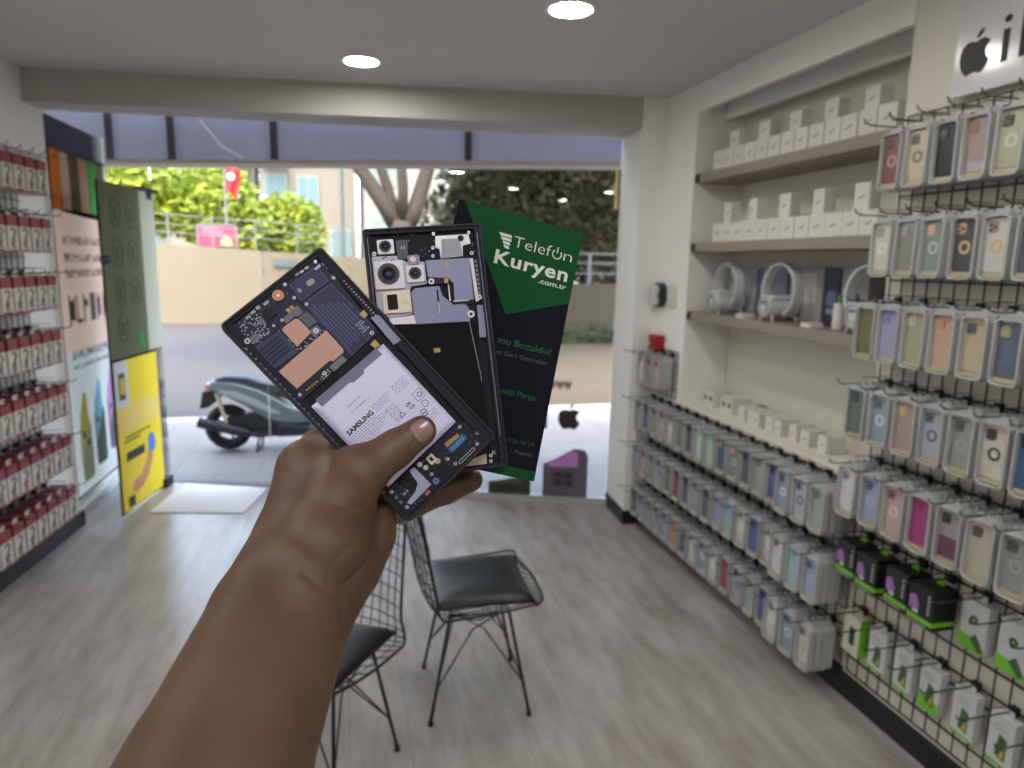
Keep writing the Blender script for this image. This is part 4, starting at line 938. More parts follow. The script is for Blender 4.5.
for k in range(26):
    x = random.uniform(-33, -2); y = random.uniform(39, 62); q.box((x - .5, y - .35, -1.75), (x + .5, y + .35, -1.5))
q.build('frame_marks', MATS['bracket_black'], ph2)
p2('teal_board', [(-18, 71.8), (-10.4, 71.7), (-11.2, 59.5), (-17.9, 59.3)], -2.6, -1, mat('teal_board', (30, 52, 66), .4))
bt_('module_print', '11', -15.4, 67.8, -13, 2.2, bold=.02, m=dots, par=ph2, z=-.9)
fl = K2().rrect(-11.6, 55.6, -4, 61.6, 1.4, -2.8, -.8).build('flash_bracket', steel, ph2); K2().prism([(-8.3 + 1.9 * math.cos(k * .45), 58.7 + 1.9 * math.sin(k * .45)) for k in range(14)], -.8, -.3).build('flash_lens', mat('flash_pale', (196, 190, 184), .3), fl)
tm = p2('speaker_module', [(8, 73.3), (29.6, 73.5), (30.4, 67.2), (25.1, 66.2), (24.3, 59), (9.9, 58.5), (9.6, 64.7), (7.2, 66.1)], -2.8, -1.2, silver)
p2('module_plate', [(11.3, 71), (22, 71), (23.6, 68), (24.1, 59.6), (10.6, 59.3)], -1.2, -.8, mat('plate_mid', (134, 136, 152), .4), par=tm)
K2().prism([(24.2 + 2 * math.cos(k * .45), 70.8 + 2 * math.sin(k * .45)) for k in range(14)], -1.2, -.4).build('mic_port', MATS['bracket_black'], tm)
p2('shield_plate', [(-.2, 57.6), (28.4, 57.5), (28.4, 29.8), (15.7, 30), (16.3, 41.4), (13.2, 45.2), (.4, 46.7)], -2.8, -1.1, steel)
p2('shield_plate', [(-11.7, 37.5), (-9, 40), (6.7, 40.4), (8.3, 33.6), (13.8, 28.4), (23, 26.8), (24.6, 24), (24.4, 15.8), (-11, 16.7)], -2.8, -1.2, steel)
q = K2(); q.box((3, 41.5, -2.8), (12.5, 45.5, -1)); q.box((12, 30.5, -2.8), (14.6, 41, -1)); q.box((4.6, 24, -1.2), (5.8, 38, -.9)); q.box((14, 27.4, -2.8), (28, 29.4, -1)); q.build('black_bracket', MATS['bracket_black'], ph2)
q = K2(); q.box((12.4, 30, -1.0), (13.1, 41, -.7)); q.box((14.6, 29.3, -1.0), (25, 29.8, -.7)); q.box((4.9, 22.8, -.9), (5.5, 30, -.6)); q.build('bright_edges', silver, ph2)
q = K2(); q.box((10.4, 42, -1), (13, 45, -.6)); q.box((14.8, 42.6, -1), (16.2, 44.2, -.6)); q.box((12, 51.6, -1.1), (14.4, 55.6, -.9)); q.build('gold_pins', gold, ph2)
p2('silver_strip', [(28.6, 57), (30.7, 57), (31.6, 28.6), (29.4, 28.6)], -2, -.7, silver)
p2('silver_bracket', [(-27.2, 21.6), (-11.5, 22.6), (-10.6, 17), (-26.4, 17.8)], -2.4, -.9, silver)
for x, y, r_ in ((-13.7, 19.1, 2.2), (25.3, 20.4, 2.4), (6.7, 74.8, 1.1), (29.9, 74.3, 1.1), (5.3, 65.6, 1.1), (4.8, 60.2, 1.1), (-32.3, 63.8, 1.4), (2, 43.6, 2.0), (30.4, 60.6, 1.3), (32.2, 31, 1.6)):
    K2().disc_ring(x, y, .45 * r_, r_, -1.4, -.4, 16).build('screw', silver, ph2)
p2('side_plate', [(29.8, 26), (33.6, 25.6), (34.2, 4.6), (29.4, 4.4)], -1.8, -.5, MATS['plate_pale'])
p2('black_cover', [(-34, 15.4), (27.6, 15), (28.6, -60), (-34, -60)], -2.8, -1.2, mat('cover_black', (11, 11, 17), .7, spec=.15))
p2('gold_sticker', [(-1.2, .2), (3, .2), (3, -2.6), (-1.2, -2.6)], -1.2, -1.1, gold)
q = K2(); q.tube([(23.7, 15, -1), (27.2, -19, -1), (27.2, -24, -1)], .22, 5); q.build('antenna_line', silver, ph2)
q = K2()
for k in range(9): q.box((31.6, 56 - k * 3, -1.2), (33.4, 54 - k * 3, -.7))
random.seed(4)
for k in range(60):
    x = random.uniform(-33, 33); y = random.uniform(59, 76)
    if -31 < x < -19 or 7 < x < 31: continue
    q.box((x - .35, y - .3, -2.8), (x + .35, y + .3, -1.8))
q.build('small_components', MATS['tiny_dim'], ph2)
p2('beige_patch', [(8, -74.8), (25, -70.5), (24.7, -77), (8, -77)], -2.4, -1.4, mat('beige_patch', (176, 162, 150), .5))
for x, y in ((27.7, -72.1), (27.4, -75.6)): K2().disc_ring(x, y, .5, 1.1, -1.6, -.4, 12).build('screw', silver, ph2)
bt_('board_lettering', 'K', 29.6, -73.6, 32.4, 2.4, bold=.03, m=dots, par=ph2, z=-.35)
# --- card
S3 = 1.058
class K3(K):
    def __init__(s): super().__init__(S3)
cd = root_at('promo_card', CDM, 'green and black stiff repair-service card behind the two phones', 'card')
K3().box((-43.5, -85.5, -3.4), (43.5, 85.5, 0)).build('board', mat('card_black', (22, 22, 34), .85, spec=.1), cd, bevel=.0003)
K3().prism([(-39.4, 85.5), (43.5, 85.5), (43.5, 35.4), (2.9, 17.1)], 0, .12).build('green_field', mat('card_green', (24, 72, 42), .85, spec=.1), cd)
K3().prism([(-43.5, -79.4), (43.5, -79.4), (43.5, -85.5), (-43.5, -85.5)], 0, .12).build('green_foot', MATS['card_green'], cd)
wt = mat('card_white', (206, 206, 212), .5); gt = mat('card_green_ink', (28, 84, 48), .7, spec=.2); gt2 = mat('card_dim_ink', (58, 70, 72), .5)
m3 = Matrix.Scale(.001 * S3, 4)
fit_text('lettering', 'Telef', wt, cd, m3, -1.9, 63.4, 24.4, 8.1, bold=-.012, z=.2)
fit_text('lettering', 'n', wt, cd, m3, 33.4, 63.2, 39.4, 8.1, bold=-.012, z=.2)
q = K3(); ring = [(28.6 + 3.1 * math.cos(R(a)), 66.1 + 3.1 * math.sin(R(a)), .2) for a in range(128, 413, 15)]; q.tube(ring, .42, 6); q.tube([(28.6, 67, .2), (28.6, 71.2, .2)], .42, 6); q.build('power_symbol', wt, cd)
fit_text('lettering', 'Kuryen', wt, cd, m3, -12.2, 49.4, 38.8, 9.6, bold=.022, spacing=1.08, z=.2)
fit_text('lettering', '.com.tr', wt, cd, m3, 19.9, 43.6, 39.2, 3.6, bold=.012, z=.2)
q = K3()
for a, b_, y in ((-12.8, -3.6, 70.6), (-11.2, -3.4, 68.0), (-9.6, -3.8, 65.4), (-8.2, -4.0, 62.8)): q.prism([(a, y), (a + 1.4, y - 1.9), (b_, y - 1.9), (b_ - .6, y)], .1, .3)
q.build('wing_logo', wt, cd)
fit_text('lettering', 'mu Bozuldu?', gt, cd, m3, 1.3, -2.4, 38, 4.6, bold=.02, z=.15)
fit_text('lettering', 'ıp Geri Getirelim', gt2, cd, m3, 2.3, -9.6, 36.4, 3.0, z=.15)
fit_text('lettering', 'ntili Parça', gt, cd, m3, 10.8, -34.2, 33.8, 4.0, bold=.015, z=.15)
fit_text('lettering', '556 70 29', gt, cd, m3, 21.4, -64.2, 38.9, 2.9, z=.15)
fit_text('lettering', '/ Xiaomi', gt2, cd, m3, 24, -70.6, 39.1, 2.9, z=.15)
# ------------------------------------------------------------------ arm and hand: one continuous skin surface
HAND_DATA = None
#@@HAND@@
def sd_cone(P, a, b_, r0, r1):
    a = np.array(a); b_ = np.array(b_); ab = b_ - a; L2 = ab @ ab
    t = np.clip(((P - a) @ ab) / L2, 0, 1); d = P - a - t[..., None] * ab
    return np.sqrt((d * d).sum(-1)) - (r0 + (r1 - r0) * t)
def smin(a, b_, k):
    h = np.clip(.5 + .5 * (b_ - a) / k, 0, 1); return b_ + (a - b_) * h - k * h * (1 - h)
def hand_sdf(P):
    d = None
    for chain, k in CHAINS:
        c = None
        for (a, ra), (b_, rb) in zip(chain[:-1], chain[1:]):
            s_ = sd_cone(P, a, b_, ra, rb); c = s_ if c is None else smin(c, s_, .004)
        d = c if d is None else smin(d, c, k)
    for rows, hx, hy, z0, z1 in (BOXES):
        M_ = np.array(rows); Rm = M_[:, :3]; t_ = M_[:, 3]; L = (P - t_) @ Rm
        qd = np.stack([np.abs(L[..., 0]) - hx, np.abs(L[..., 1]) - hy, np.abs(L[..., 2] - (z0 + z1) / 2) - (z1 - z0) / 2], -1)
        bx = np.sqrt((np.maximum(qd, 0) ** 2).sum(-1)) + np.minimum(qd.max(-1), 0)
        d = np.maximum(d, -(bx - .0003))
    for line, wd, dep in CREASES:
        c = None
        for a, b_ in zip(line[:-1], line[1:]):
            s_ = sd_cone(P, a, b_, 0, 0); c = s_ if c is None else np.minimum(c, s_)
        d = d + dep * np.exp(-(c / wd) ** 2)
    return d
BOXES = [(P1M, .039, .0815, -.0076, .0006), (P2M, .0382 * S2, .080 * S2, -.007 * S2, .0006), (CDM, .0435 * S3, .0855 * S3, -.0034 * S3, .0003)]
def surface_nets(lo, hi, h, f):
    lo = np.array(lo, float); n3 = np.ceil((np.array(hi) - lo) / h).astype(int) + 1
    xs, ys, zs = [lo[i] + h * np.arange(n3[i]) for i in range(3)]
    V = np.empty(n3, np.float32)
    for i in range(n3[0]):
        g = np.stack(np.meshgrid([xs[i]], ys, zs, indexing='ij'), -1)[0]; V[i] = f(g)
    S = V < 0
    cnt = np.zeros(n3 - 1, int)
    for dx in (0, 1):
        for dy in (0, 1):
            for dz in (0, 1): cnt += S[dx:n3[0] - 1 + dx, dy:n3[1] - 1 + dy, dz:n3[2] - 1 + dz]
    act = (cnt > 0) & (cnt < 8); idx = -np.ones(n3 - 1, int); cells = np.argwhere(act); idx[act] = np.arange(len(cells))
    pos = np.zeros((len(cells), 3)); wt_ = np.zeros(len(cells)); corners = [(a, b_, c) for a in (0, 1) for b_ in (0, 1) for c in (0, 1)]
    for a in range(8):
        for b_ in range(a + 1, 8):
            ca, cb = np.array(corners[a]), np.array(corners[b_])
            if abs(ca - cb).sum() != 1: continue
            va = V[tuple((cells + ca).T)]; vb = V[tuple((cells + cb).T)]; cr_ = (va < 0) != (vb < 0)
            t = np.where(cr_, va / np.where(cr_, va - vb, 1), 0)
            pos += np.where(cr_[:, None], ca + t[:, None] * (cb - ca), 0); wt_ += cr_
    pos = lo + h * (cells + pos / wt_[:, None]); faces = []
    for ax in range(3):
        o1, o2 = [(1, 2), (2, 0), (0, 1)][ax]
        sl = [slice(None)] * 3; sl2 = [slice(None)] * 3; sl[ax] = slice(0, -1); sl2[ax] = slice(1, None)
        A = S[tuple(sl)]; B = S[tuple(sl2)]; E_ = np.argwhere(A != B)
        for k in (o1, o2): E_ = E_[(E_[:, k] > 0) & (E_[:, k] < n3[k] - 1)]
        e1 = np.zeros(3, int); e1[o1] = 1; e2 = np.zeros(3, int); e2[o2] = 1
        q4 = [idx[tuple((E_ - e1 - e2).T)], idx[tuple((E_ - e2).T)], idx[tuple(E_.T)], idx[tuple((E_ - e1).T)]]
        F = np.stack(q4, -1); fl = ~A[tuple(E_.T)]; F[fl] = F[fl][:, ::-1]; faces.append(F)
    return pos, np.concatenate(faces)
#@@CHAINS@@
CHAINS = [([((-0.0786, 0.2394, 1.318), 0.034), ((-0.0634, 0.2907, 1.3334), 0.031), ((-0.0431, 0.3566, 1.3668), 0.026), ((-0.0301, 0.3957, 1.3927), 0.02), ((-0.0229, 0.4274, 1.4216), 0.0155), ((-0.0143, 0.4495, 1.4285), 0.0125)], 0.006), ([((-0.0642, 0.2389, 1.3064), 0.034), ((-0.0483, 0.2903, 1.3232), 0.031), ((-0.0232, 0.3564, 1.3589), 0.025), ((-0.0003, 0.3888, 1.3728), 0.02), ((0.0121, 0.4121, 1.3859), 0.018), ((0.0207, 0.4359, 1.3902), 0.013)], 0.016), ([((-0.0241, 0.3607, 1.3695), 0.022), ((-0.0135, 0.3747, 1.3922), 0.0255), ((-0.0034, 0.3904, 1.4121), 0.0205), ((0.0101, 0.4002, 1.4268), 0.015), ((0.0305, 0.406, 1.4382), 0.0112), ((0.0463, 0.408, 1.4482), 0.0094)], 0.012), ([((-0.0165, 0.4176, 1.4052), 0.018), ((0.003, 0.4065, 1.3825), 0.02)], 0.014), ([((-0.0187, 0.4264, 1.4217), 0.014), ((0.0009, 0.4078, 1.4213), 0.013)], 0.016), ([((-0.015, 0.4527, 1.4277), 0.012), ((0.0125, 0.489, 1.4465), 0.01), ((0.0351, 0.49, 1.4601), 0.009), ((0.0489, 0.486, 1.4691), 0.008)], 0.006), ([((-0.0085, 0.4536, 1.4128), 0.014), ((0.0281, 0.4861, 1.4291), 0.0095), ((0.057, 0.483, 1.4404), 0.009), ((0.0708, 0.4788, 1.4482), 0.008)], 0.005), ([((0.004, 0.4511, 1.3991), 0.014), ((0.0407, 0.4789, 1.4069), 0.0095), ((0.0662, 0.4766, 1.4181), 0.0085), ((0.0813, 0.4718, 1.4238), 0.008)], 0.005), ([((0.0183, 0.4391, 1.3872), 0.013), ((0.0455, 0.4571, 1.3859), 0.0108), ((0.0691, 0.4568, 1.3938), 0.009800000000000001), ((0.0857, 0.4518, 1.401), 0.008199999999999999)], 0.006)]
NAIL = ((0.0305, 0.406, 1.4382), (0.0463, 0.408, 1.4482), (-0.1094, -0.9644, 0.2406), 0.0095, 1.0)
CREASES = [([(0.0155, 0.3813, 1.4181), (0.0097, 0.3745, 1.4174), (0.0031, 0.3696, 1.4178), (-0.0032, 0.3676, 1.4184)], 0.00143, 0.00209), ([(0.0174, 0.3843, 1.3904), (0.0121, 0.3673, 1.3861), (0.0053, 0.3568, 1.3822), (-0.0031, 0.3471, 1.3798)], 0.00234, 0.00266), ([(0.0204, 0.4138, 1.4041), (0.0211, 0.3958, 1.3979), (0.0186, 0.3853, 1.3887)], 0.00286, 0.00304), ([(-0.0226, 0.35, 1.3991), (-0.0138, 0.3459, 1.3913), (-0.0051, 0.3465, 1.3825), (0.002, 0.3515, 1.3748)], 0.0016899999999999999, 0.0019), ([(-0.0207, 0.3454, 1.3923), (-0.012, 0.3424, 1.3841), (-0.0042, 0.3439, 1.3759), (-0.0013, 0.344, 1.3688)], 0.0016899999999999999, 0.0019), ([(-0.0277, 0.355, 1.4034), (-0.0201, 0.3504, 1.4009), (-0.0118, 0.3474, 1.3938)], 0.0013000000000000002, 0.00114), ([(-0.0006, 0.3481, 1.3756), (-0.0013, 0.3445, 1.3697), (-0.0025, 0.3407, 1.3651)], 0.00156, 0.00171), ([(-0.0053, 0.3497, 1.3955), (-0.0001, 0.3527, 1.3982), (0.0042, 0.358, 1.4023)], 0.0013000000000000002, 0.00095), ([(0.0237, 0.3997, 1.4469), (0.0256, 0.395, 1.4433), (0.0277, 0.3927, 1.4378)], 0.0010400000000000001, 0.00095), ([(0.0207, 0.3983, 1.445), (0.0232, 0.393, 1.4403)], 0.0010400000000000001, 0.00076), ([(-0.0404, 0.4211, 1.4244), (-0.0302, 0.4059, 1.4261), (-0.0173, 0.3916, 1.4286)], 0.00156, 0.00095)]
allp = np.array([p for c, _ in CHAINS for p, r in c]); 
pos, F = surface_nets(allp.min(0) - .045, allp.max(0) + .045, .0014, hand_sdf)
me = bpy.data.meshes.new('arm_and_hand'); me.from_pydata(pos.tolist(), [], F.tolist()); me.update()
for p in me.polygons: p.use_smooth = True
skin = bpy.data.materials.new('skin'); skin.use_nodes = True; n = skin.node_tree.nodes; l = skin.node_tree.links; b = n['Principled BSDF']
tc = n.new('ShaderNodeTexCoord'); t1_ = n.new('ShaderNodeTexNoise'); t1_.inputs['Scale'].default_value = 28; t1_.inputs['Detail'].default_value = 7; l.new(tc.outputs['Object'], t1_.inputs['Vector'])
cr = n.new('ShaderNodeValToRGB'); cr.color_ramp.elements[0].position = .3; cr.color_ramp.elements[0].color = lin((80, 55, 41)) + (1,); cr.color_ramp.elements[1].position = .75; cr.color_ramp.elements[1].color = lin((96, 69, 53)) + (1,)
l.new(t1_.outputs['Fac'], cr.inputs[0]); l.new(cr.outputs[0], b.inputs['Base Color'])
b.inputs['Roughness'].default_value = .5; b.inputs['Subsurface Weight'].default_value = .12; b.inputs['Subsurface Radius'].default_value = (.01, .004, .002); b.inputs['Subsurface Scale'].default_value = .5
t2_ = n.new('ShaderNodeTexVoronoi'); t2_.inputs['Scale'].default_value = 900; l.new(tc.outputs['Object'], t2_.inputs['Vector'])
t3_ = n.new('ShaderNodeTexNoise'); t3_.inputs['Scale'].default_value = 180; l.new(tc.outputs['Object'], t3_.inputs['Vector'])
ad = n.new('ShaderNodeMath'); ad.operation = 'ADD'; l.new(t2_.outputs['Distance'], ad.inputs[0]); l.new(t3_.outputs['Fac'], ad.inputs[1])
bp = n.new('ShaderNodeBump'); bp.inputs['Strength'].default_value = .18; bp.inputs['Distance'].default_value = .0006; l.new(ad.outputs[0], bp.inputs['Height']); l.new(bp.outputs[0], b.inputs['Normal'])
me.materials.append(skin)
person = empty('person', tuple(CHAINS[0][0][0][0])); tag(person, 'bare forearm and hand gripping two opened phones and a card', 'person')
arm = bpy.data.objects.new('arm_and_hand', me); C.objects.link(arm); arm.parent = person; arm.location = -person.location
ms = arm.modifiers.new('smooth', 'SMOOTH'); ms.factor = .5; ms.iterations = 1
# thumbnail plate lying on the thumb tip
a = Vector(NAIL[0]); b2 = Vector(NAIL[1]); nn_ = Vector(NAIL[2]); rr_ = NAIL[3]
ax_ = (b2 - a).normalized(); nn_ = (nn_ - ax_ * nn_.dot(ax_)).normalized(); sd_ = ax_.cross(nn_)
vs = []; fs = []; NU, NV = 14, 14
for i in range(NU + 1):
    for j in range(NV + 1):
        u = -1 + 2 * i / NU; v = -1 + 2 * j / NV
        hl = .0068; hw = R(46) * (1 - .12 * abs(u) ** 3); th = v * hw * math.sqrt(max(0, 1 - .28 * (max(0, abs(u) - .35) / .65) ** 2))
        L_ = u * hl * (1 - .22 * abs(v) ** 3)
        rad = rr_ * (1 - (.12 * max(0, u)) ** 1) + .0002 - .0007 * max(0, abs(v) - .75) / .25 - .0006 * max(0, -u - .7) / .3
        p = a + (b2 - a) * NAIL[4] + ax_ * L_ + nn_ * math.cos(th) * rad + sd_ * math.sin(th) * rad; vs.append(tuple(p))
for i in range(NU):
    for j in range(NV): k = i * (NV + 1) + j; fs.append((k, k + 1, k + NV + 2, k + NV + 1))
q = MB(); q.add(vs, fs); nl = q.build('thumbnail', mat('nail', (128, 104, 98), .28, spec=.6), person, smooth=True); nl.location = -person.location
so = nl.modifiers.new('solid', 'SOLIDIFY'); so.thickness = .0006; so.offset = 0
# ------------------------------------------------------------------ street
pave = bpy.data.materials.new('pavement'); pave.use_nodes = True; n = pave.node_tree.nodes; l = pave.node_tree.links; b = n['Principled BSDF']
tc = n.new('ShaderNodeTexCoord'); br = n.new('ShaderNodeTexBrick'); br.inputs['Scale'].default_value = 1; br.inputs['Brick Width'].default_value = .6; br.inputs['Row Height'].default_value = .4; br.inputs['Mortar Size'].default_value = .006
br.inputs['Color1'].default_value = lin((116, 113, 112)) + (1,); br.inputs['Color2'].default_value = lin((109, 106, 106)) + (1,); br.inputs['Mortar'].default_value = lin((94, 92, 92)) + (1,)
l.new(tc.outputs['Object'], br.inputs[0]); l.new(br.outputs[0], b.inputs['Base Color']); b.inputs['Roughness'].default_value = .6
struct('floor_pavement', slab(MB(), [(2.2, 3.8), (9, 1.0), (9, 7.0), (-9, 7.0), (-9, 7.8), (-9, 4.4), (-1.76, 4.4), (-1.70, 5.275), (1.67, 4.045)][:4] + [(-9, 7.0), (-9, 4.4), (-1.76, 4.4), (-1.7, 5.275), (1.67, 4.045)], -.12, -.012), pave)
struct('trim_11', MB().box((-12, 7.0, -.2), (12, 7.18, -.01)), mat('kerb', (150, 152, 156), .7, noise=.1))
struct('floor_road', MB().box((-30, 7.1, -.3), (34, 18.6, -.09)), mat('asphalt', (50, 48, 49), .75, noise=.12, nscale=3, bump=.4, bscale=30))
struct('floor_far_ground', MB().box((-60, 18.6, -.3), (60, 90, .9)), mat('earth', (150, 146, 130), .9, noise=.2, nscale=1))
struct('wall_street', MB().prism([(-14, -.1), (3.2, -.1), (3.2, 1.46), (-14, 2.30)], -.2, .2), mat('retaining', (92, 83, 67), .8, noise=.07, nscale=2.2, bump=.3, bscale=12))
wsx = bpy.data.objects['wall_street']; wsx.matrix_world = Matrix(((1, 0, 0, 0), (0, 0, -1, 18.7), (0, 1, 0, 0), (0, 0, 0, 1)))
struct('wall_sun_block', MB().prism([(-7, -3.4), (7, -3.4), gp(-5.0, .2, 0)[:2], gp(9.0, .2, 0)[:2]], 2.64, 4.3), mat('facade', (190, 186, 178), .8, noise=.05))  # unseen mass above the shop, added and shaped to block the sun
struct('wall_shop_left', MB().box((-7, -3.4, 0), (-2.5, 3.2, 2.63)), MATS['facade']); struct('wall_shop_right', MB().box((2.21, -3.4, 0), (7, 3.75, 2.63)), MATS['facade'])
struct('floor_sun_patch', MB().box((1.5, 7.2, -.1), (20, 13.9, -.05)), mat('sun_patch_beige', (64, 53, 39), .9, noise=.25, nscale=1.5))  # beige ground colour stands in for dappled sun on the pavement
# railing on the retaining wall
rl = empty('railing', (0, 18.7, 0)); q = MB()
def wt_top(x): return 2.30 - (x + 14) * .0488
for k in range(18): x = -14 + k; q.box((x - .02, -.02, wt_top(x) - .02), (x + .02, .02, wt_top(x) + .75))
q.build('posts', mat('rail_grey', (84, 84, 82), .5), rl); rl.children[0]['kind'] = 'stuff'
for d in (.3, .5, .72): MB().tube([(-14, 0, wt_top(-14) + d), (3, 0, wt_top(3) + d)], .013).build('rail', MATS['rail_grey'], rl)
tag(rl, 'long pale metal railing on top of the beige street wall', 'railing')
# round lens drain / wall mark
wm = MB().box((-.28, -.02, -.09), (.28, 0, .09)).build('wall_plate', mat('plate_dark', (66, 70, 74), .6)); wm.location = (-1.30, 18.47, 1.42); tag(wm, 'small dark rectangular opening in the beige street wall', 'wall plate')
# billboard
bb = empty('billboard', (-2.98, 19.3, 1.62)); bb.scale = (.72, 1, .72); MB().box((-.62, -.04, .25), (.62, .04, .98)).build('board', mat('billboard_red', (122, 34, 62), .5), bb)
MB().box((-.68, -.06, .2), (-.62, .06, 1.04)).box((.62, -.06, .2), (.68, .06, 1.04)).box((-.68, -.06, .98), (.68, .06, 1.04)).build('frame', mat('bb_frame', (90, 88, 88), .5), bb)
q = MB(); [q.box((-.5, -.045, .62 + k * .12), (.3 - .1 * k, -.04, .67 + k * .12)) for k in range(3)]; q.build('pale_print', mat('bb_pale', (150, 100, 110), .5), bb)
MB().prism([(.1, .28), (.5, .28), (.48, .5), (.3, .66), (.12, .5)], 0, .01).build('pale_picture', mat('bb_pic', (140, 126, 90), .5), bb).matrix_local = Matrix(((1, 0, 0, 0), (0, 0, -1, -.042), (0, 1, 0, 0), (0, 0, 0, 1)))
for sx in (-.5, .5): MB().box((sx - .04, -.03, -.95), (sx + .04, .03, .25)).build('post', MATS['bb_frame'], bb)
tag(bb, 'red and pink billboard behind the railing above the street wall', 'billboard')
# flag
fg = empty('flag', (-3.18, 22.4, .9)); fg.scale = (.76, .76, .76); MB().cyl((0, 0, 0), (0, 0, 4.75), .05).build('flagpole', MATS['rail_grey'], fg)
vs = []; fs = []
for i in range(13):
    for j in range(9): u = i / 12; v = j / 8; vs.append((.05 + .55 * u * (1 - .4 * v), .10 * math.sin(u * 7 + v * 3), 4.6 - 1.1 * v - .5 * u))
for i in range(12):
    for j in range(8): a_ = i * 9 + j; fs.append((a_, a_ + 1, a_ + 10, a_ + 9))
q = MB(); q.add(vs, fs); f_ = q.build('cloth', mat('flag_red', (190, 22, 20), .7), fg, smooth=True); f_.modifiers.new('s', 'SOLIDIFY').thickness = .01
MB().disc_ring(.25, 3.9, .08, .13, -.13, -.10, 14).build('emblem', boxw, fg).matrix_local = Matrix(((1, 0, 0, 0), (0, 0, 1, 0), (0, 1, 0, 0), (0, 0, 0, 1)))
tag(fg, 'red flag on a pole in front of the far green trees', 'flag')
# street lamp
sl_ = empty('street_lamp', (.15, 22, .9)); MB().cyl((0, 0, 0), (0, 0, 7), .07, .05).build('pole', mat('pole_dark', (60, 66, 66), .5), sl_)
MB().tube([(0, 0, 6.9), (-.3, 0, 7.1), (-1.2, 0, 7.2)], .04).build('arm', MATS['pole_dark'], sl_); MB().box((-1.6, -.1, 7.1), (-1.1, .1, 7.22)).build('lamp_head', MATS['pole_dark'], sl_)
tag(sl_, 'dark street lamp pole in front of the pale buildings', 'street lamp')
# buildings
def building(x0, x1, y, z1, rgb, lab, floors, cols, wc=(120, 136, 148), balc=None, depth=8, seed=1):
    rnd = random.Random(seed); o = empty('apartment_building', ((x0 + x1) / 2, y, .9)); hw = (x1 - x0) / 2; H = z1 - .9
    MB().box((-hw, 0, 0), (hw, depth, H)).build('wall', mat('bw' + lab[:14], rgb, .8, noise=.05, nscale=.6), o)
    fh = H / floors; cw = 2 * hw / cols
    for i in range(floors):
        for j in range(cols):
            cx = -hw + cw * (j + .5); z = i * fh + fh * .28; ww = cw * .3; hh = fh * .5
            if rnd.random() < .08: continue
            f = MB().box((cx - ww - .08, -.1, z - .08), (cx + ww + .08, 0.02, z + hh + .08)).build('window', mat('bframe', (104, 102, 96), .6), o)
            MB().box((cx - ww, -.13, z), (cx - .03, -.1, z + hh)).box((cx + .03, -.13, z), (cx + ww, -.1, z + hh)).build('pane', mat('bp%d_%d_%d' % wc, tuple(int(v * .62) for v in wc), .5, spec=.15), f)
        if balc and i > 0:
            for j in balc:
                cx = -hw + cw * (j + .5)
                sb_ = MB().box((cx - cw * .42, -1.1, i * fh), (cx + cw * .42, 0, i * fh + .15)).build('balcony', mat('bbalc', (118, 116, 112), .7), o)
                q = MB(); [q.box((cx - cw * .42 + k * cw * .84 / 14 - .02, -1.1, i * fh + .15), (cx - cw * .42 + k * cw * .84 / 14 + .02, -1.06, i * fh + 1.0)) for k in range(15)]
                q.box((cx - cw * .42, -1.12, i * fh + .95), (cx + cw * .42, -1.05, i * fh + 1.02)); q.build('balustrade', mat('bbal2', (150, 160, 166), .5), sb_)
    MB().box((-hw - .3, -.5, H), (hw + .3, depth, H + .25)).build('roof_slab', mat('broof', (176, 166, 154), .8), o)
    tag(o, lab, 'building')
building(-14, -4.6, 44, 13, (94, 87, 76), 'cream apartment block behind the green trees at left', 4, 4, balc=(1, 3), seed=2)
building(-4.0, 1.0, 40, 12, (88, 82, 72), 'pale beige block with balconies behind the flag and hedge', 4, 3, (120, 150, 156), balc=(0,), seed=3)
building(1.4, 7.2, 38, 11.5, (100, 97, 90), 'white block with tall windows left of the forked tree', 3, 3, (140, 152, 150), balc=(2,), seed=4)
building(7.8, 15.5, 42, 13, (106, 88, 52), 'yellow ochre block behind the forked tree', 4, 4, (90, 130, 190), balc=(1, 2), seed=5)
building(16, 34, 52, 14, (98, 94, 86), 'grey block mostly hidden behind the dark right-hand trees', 4, 6, seed=6)
# foliage
def leaf_mat(name, c1, c2):
    m = bpy.data.materials.new(name); m.use_nodes = True; n = m.node_tree.nodes; l = m.node_tree.links; b = n['Principled BSDF']
    tc = n.new('ShaderNodeTexCoord'); t = n.new('ShaderNodeTexNoise'); t.inputs['Scale'].default_value = 1.6; t.inputs['Detail'].default_value = 8; l.new(tc.outputs['Object'], t.inputs['Vector'])
    c = n.new('ShaderNodeValToRGB'); c.color_ramp.elements[0].position = .35; c.color_ramp.elements[0].color = lin(c1) + (1,); c.color_ramp.elements[1].position = .65; c.color_ramp.elements[1].color = lin(c2) + (1,)
    l.new(t.outputs['Fac'], c.inputs[0]); l.new(c.outputs[0], b.inputs['Base Color']); b.inputs['Roughness'].default_value = .6
    tr = n.new('ShaderNodeBsdfTranslucent'); l.new(c.outputs[0], tr.inputs[0]); mx = n.new('ShaderNodeMixShader'); mx.inputs[0].default_value = .35
    l.new(b.outputs[0], mx.inputs[1]); l.new(tr.outputs[0], mx.inputs[2]); l.new(mx.outputs[0], n['Material Output'].inputs[0]); return m
lg = leaf_mat('leaves_sunlit', (84, 106, 14), (128, 136, 24)); dg_ = leaf_mat('leaves_shaded', (34, 38, 15), (66, 60, 30)); mg = leaf_mat('leaves_mid', (50, 70, 28), (76, 92, 40))  # lime has the sunshine painted in, dark the shade of backlit crowns
bark = mat('bark', (46, 36, 29), .85, noise=.25, nscale=6, bump=.6, bscale=20)
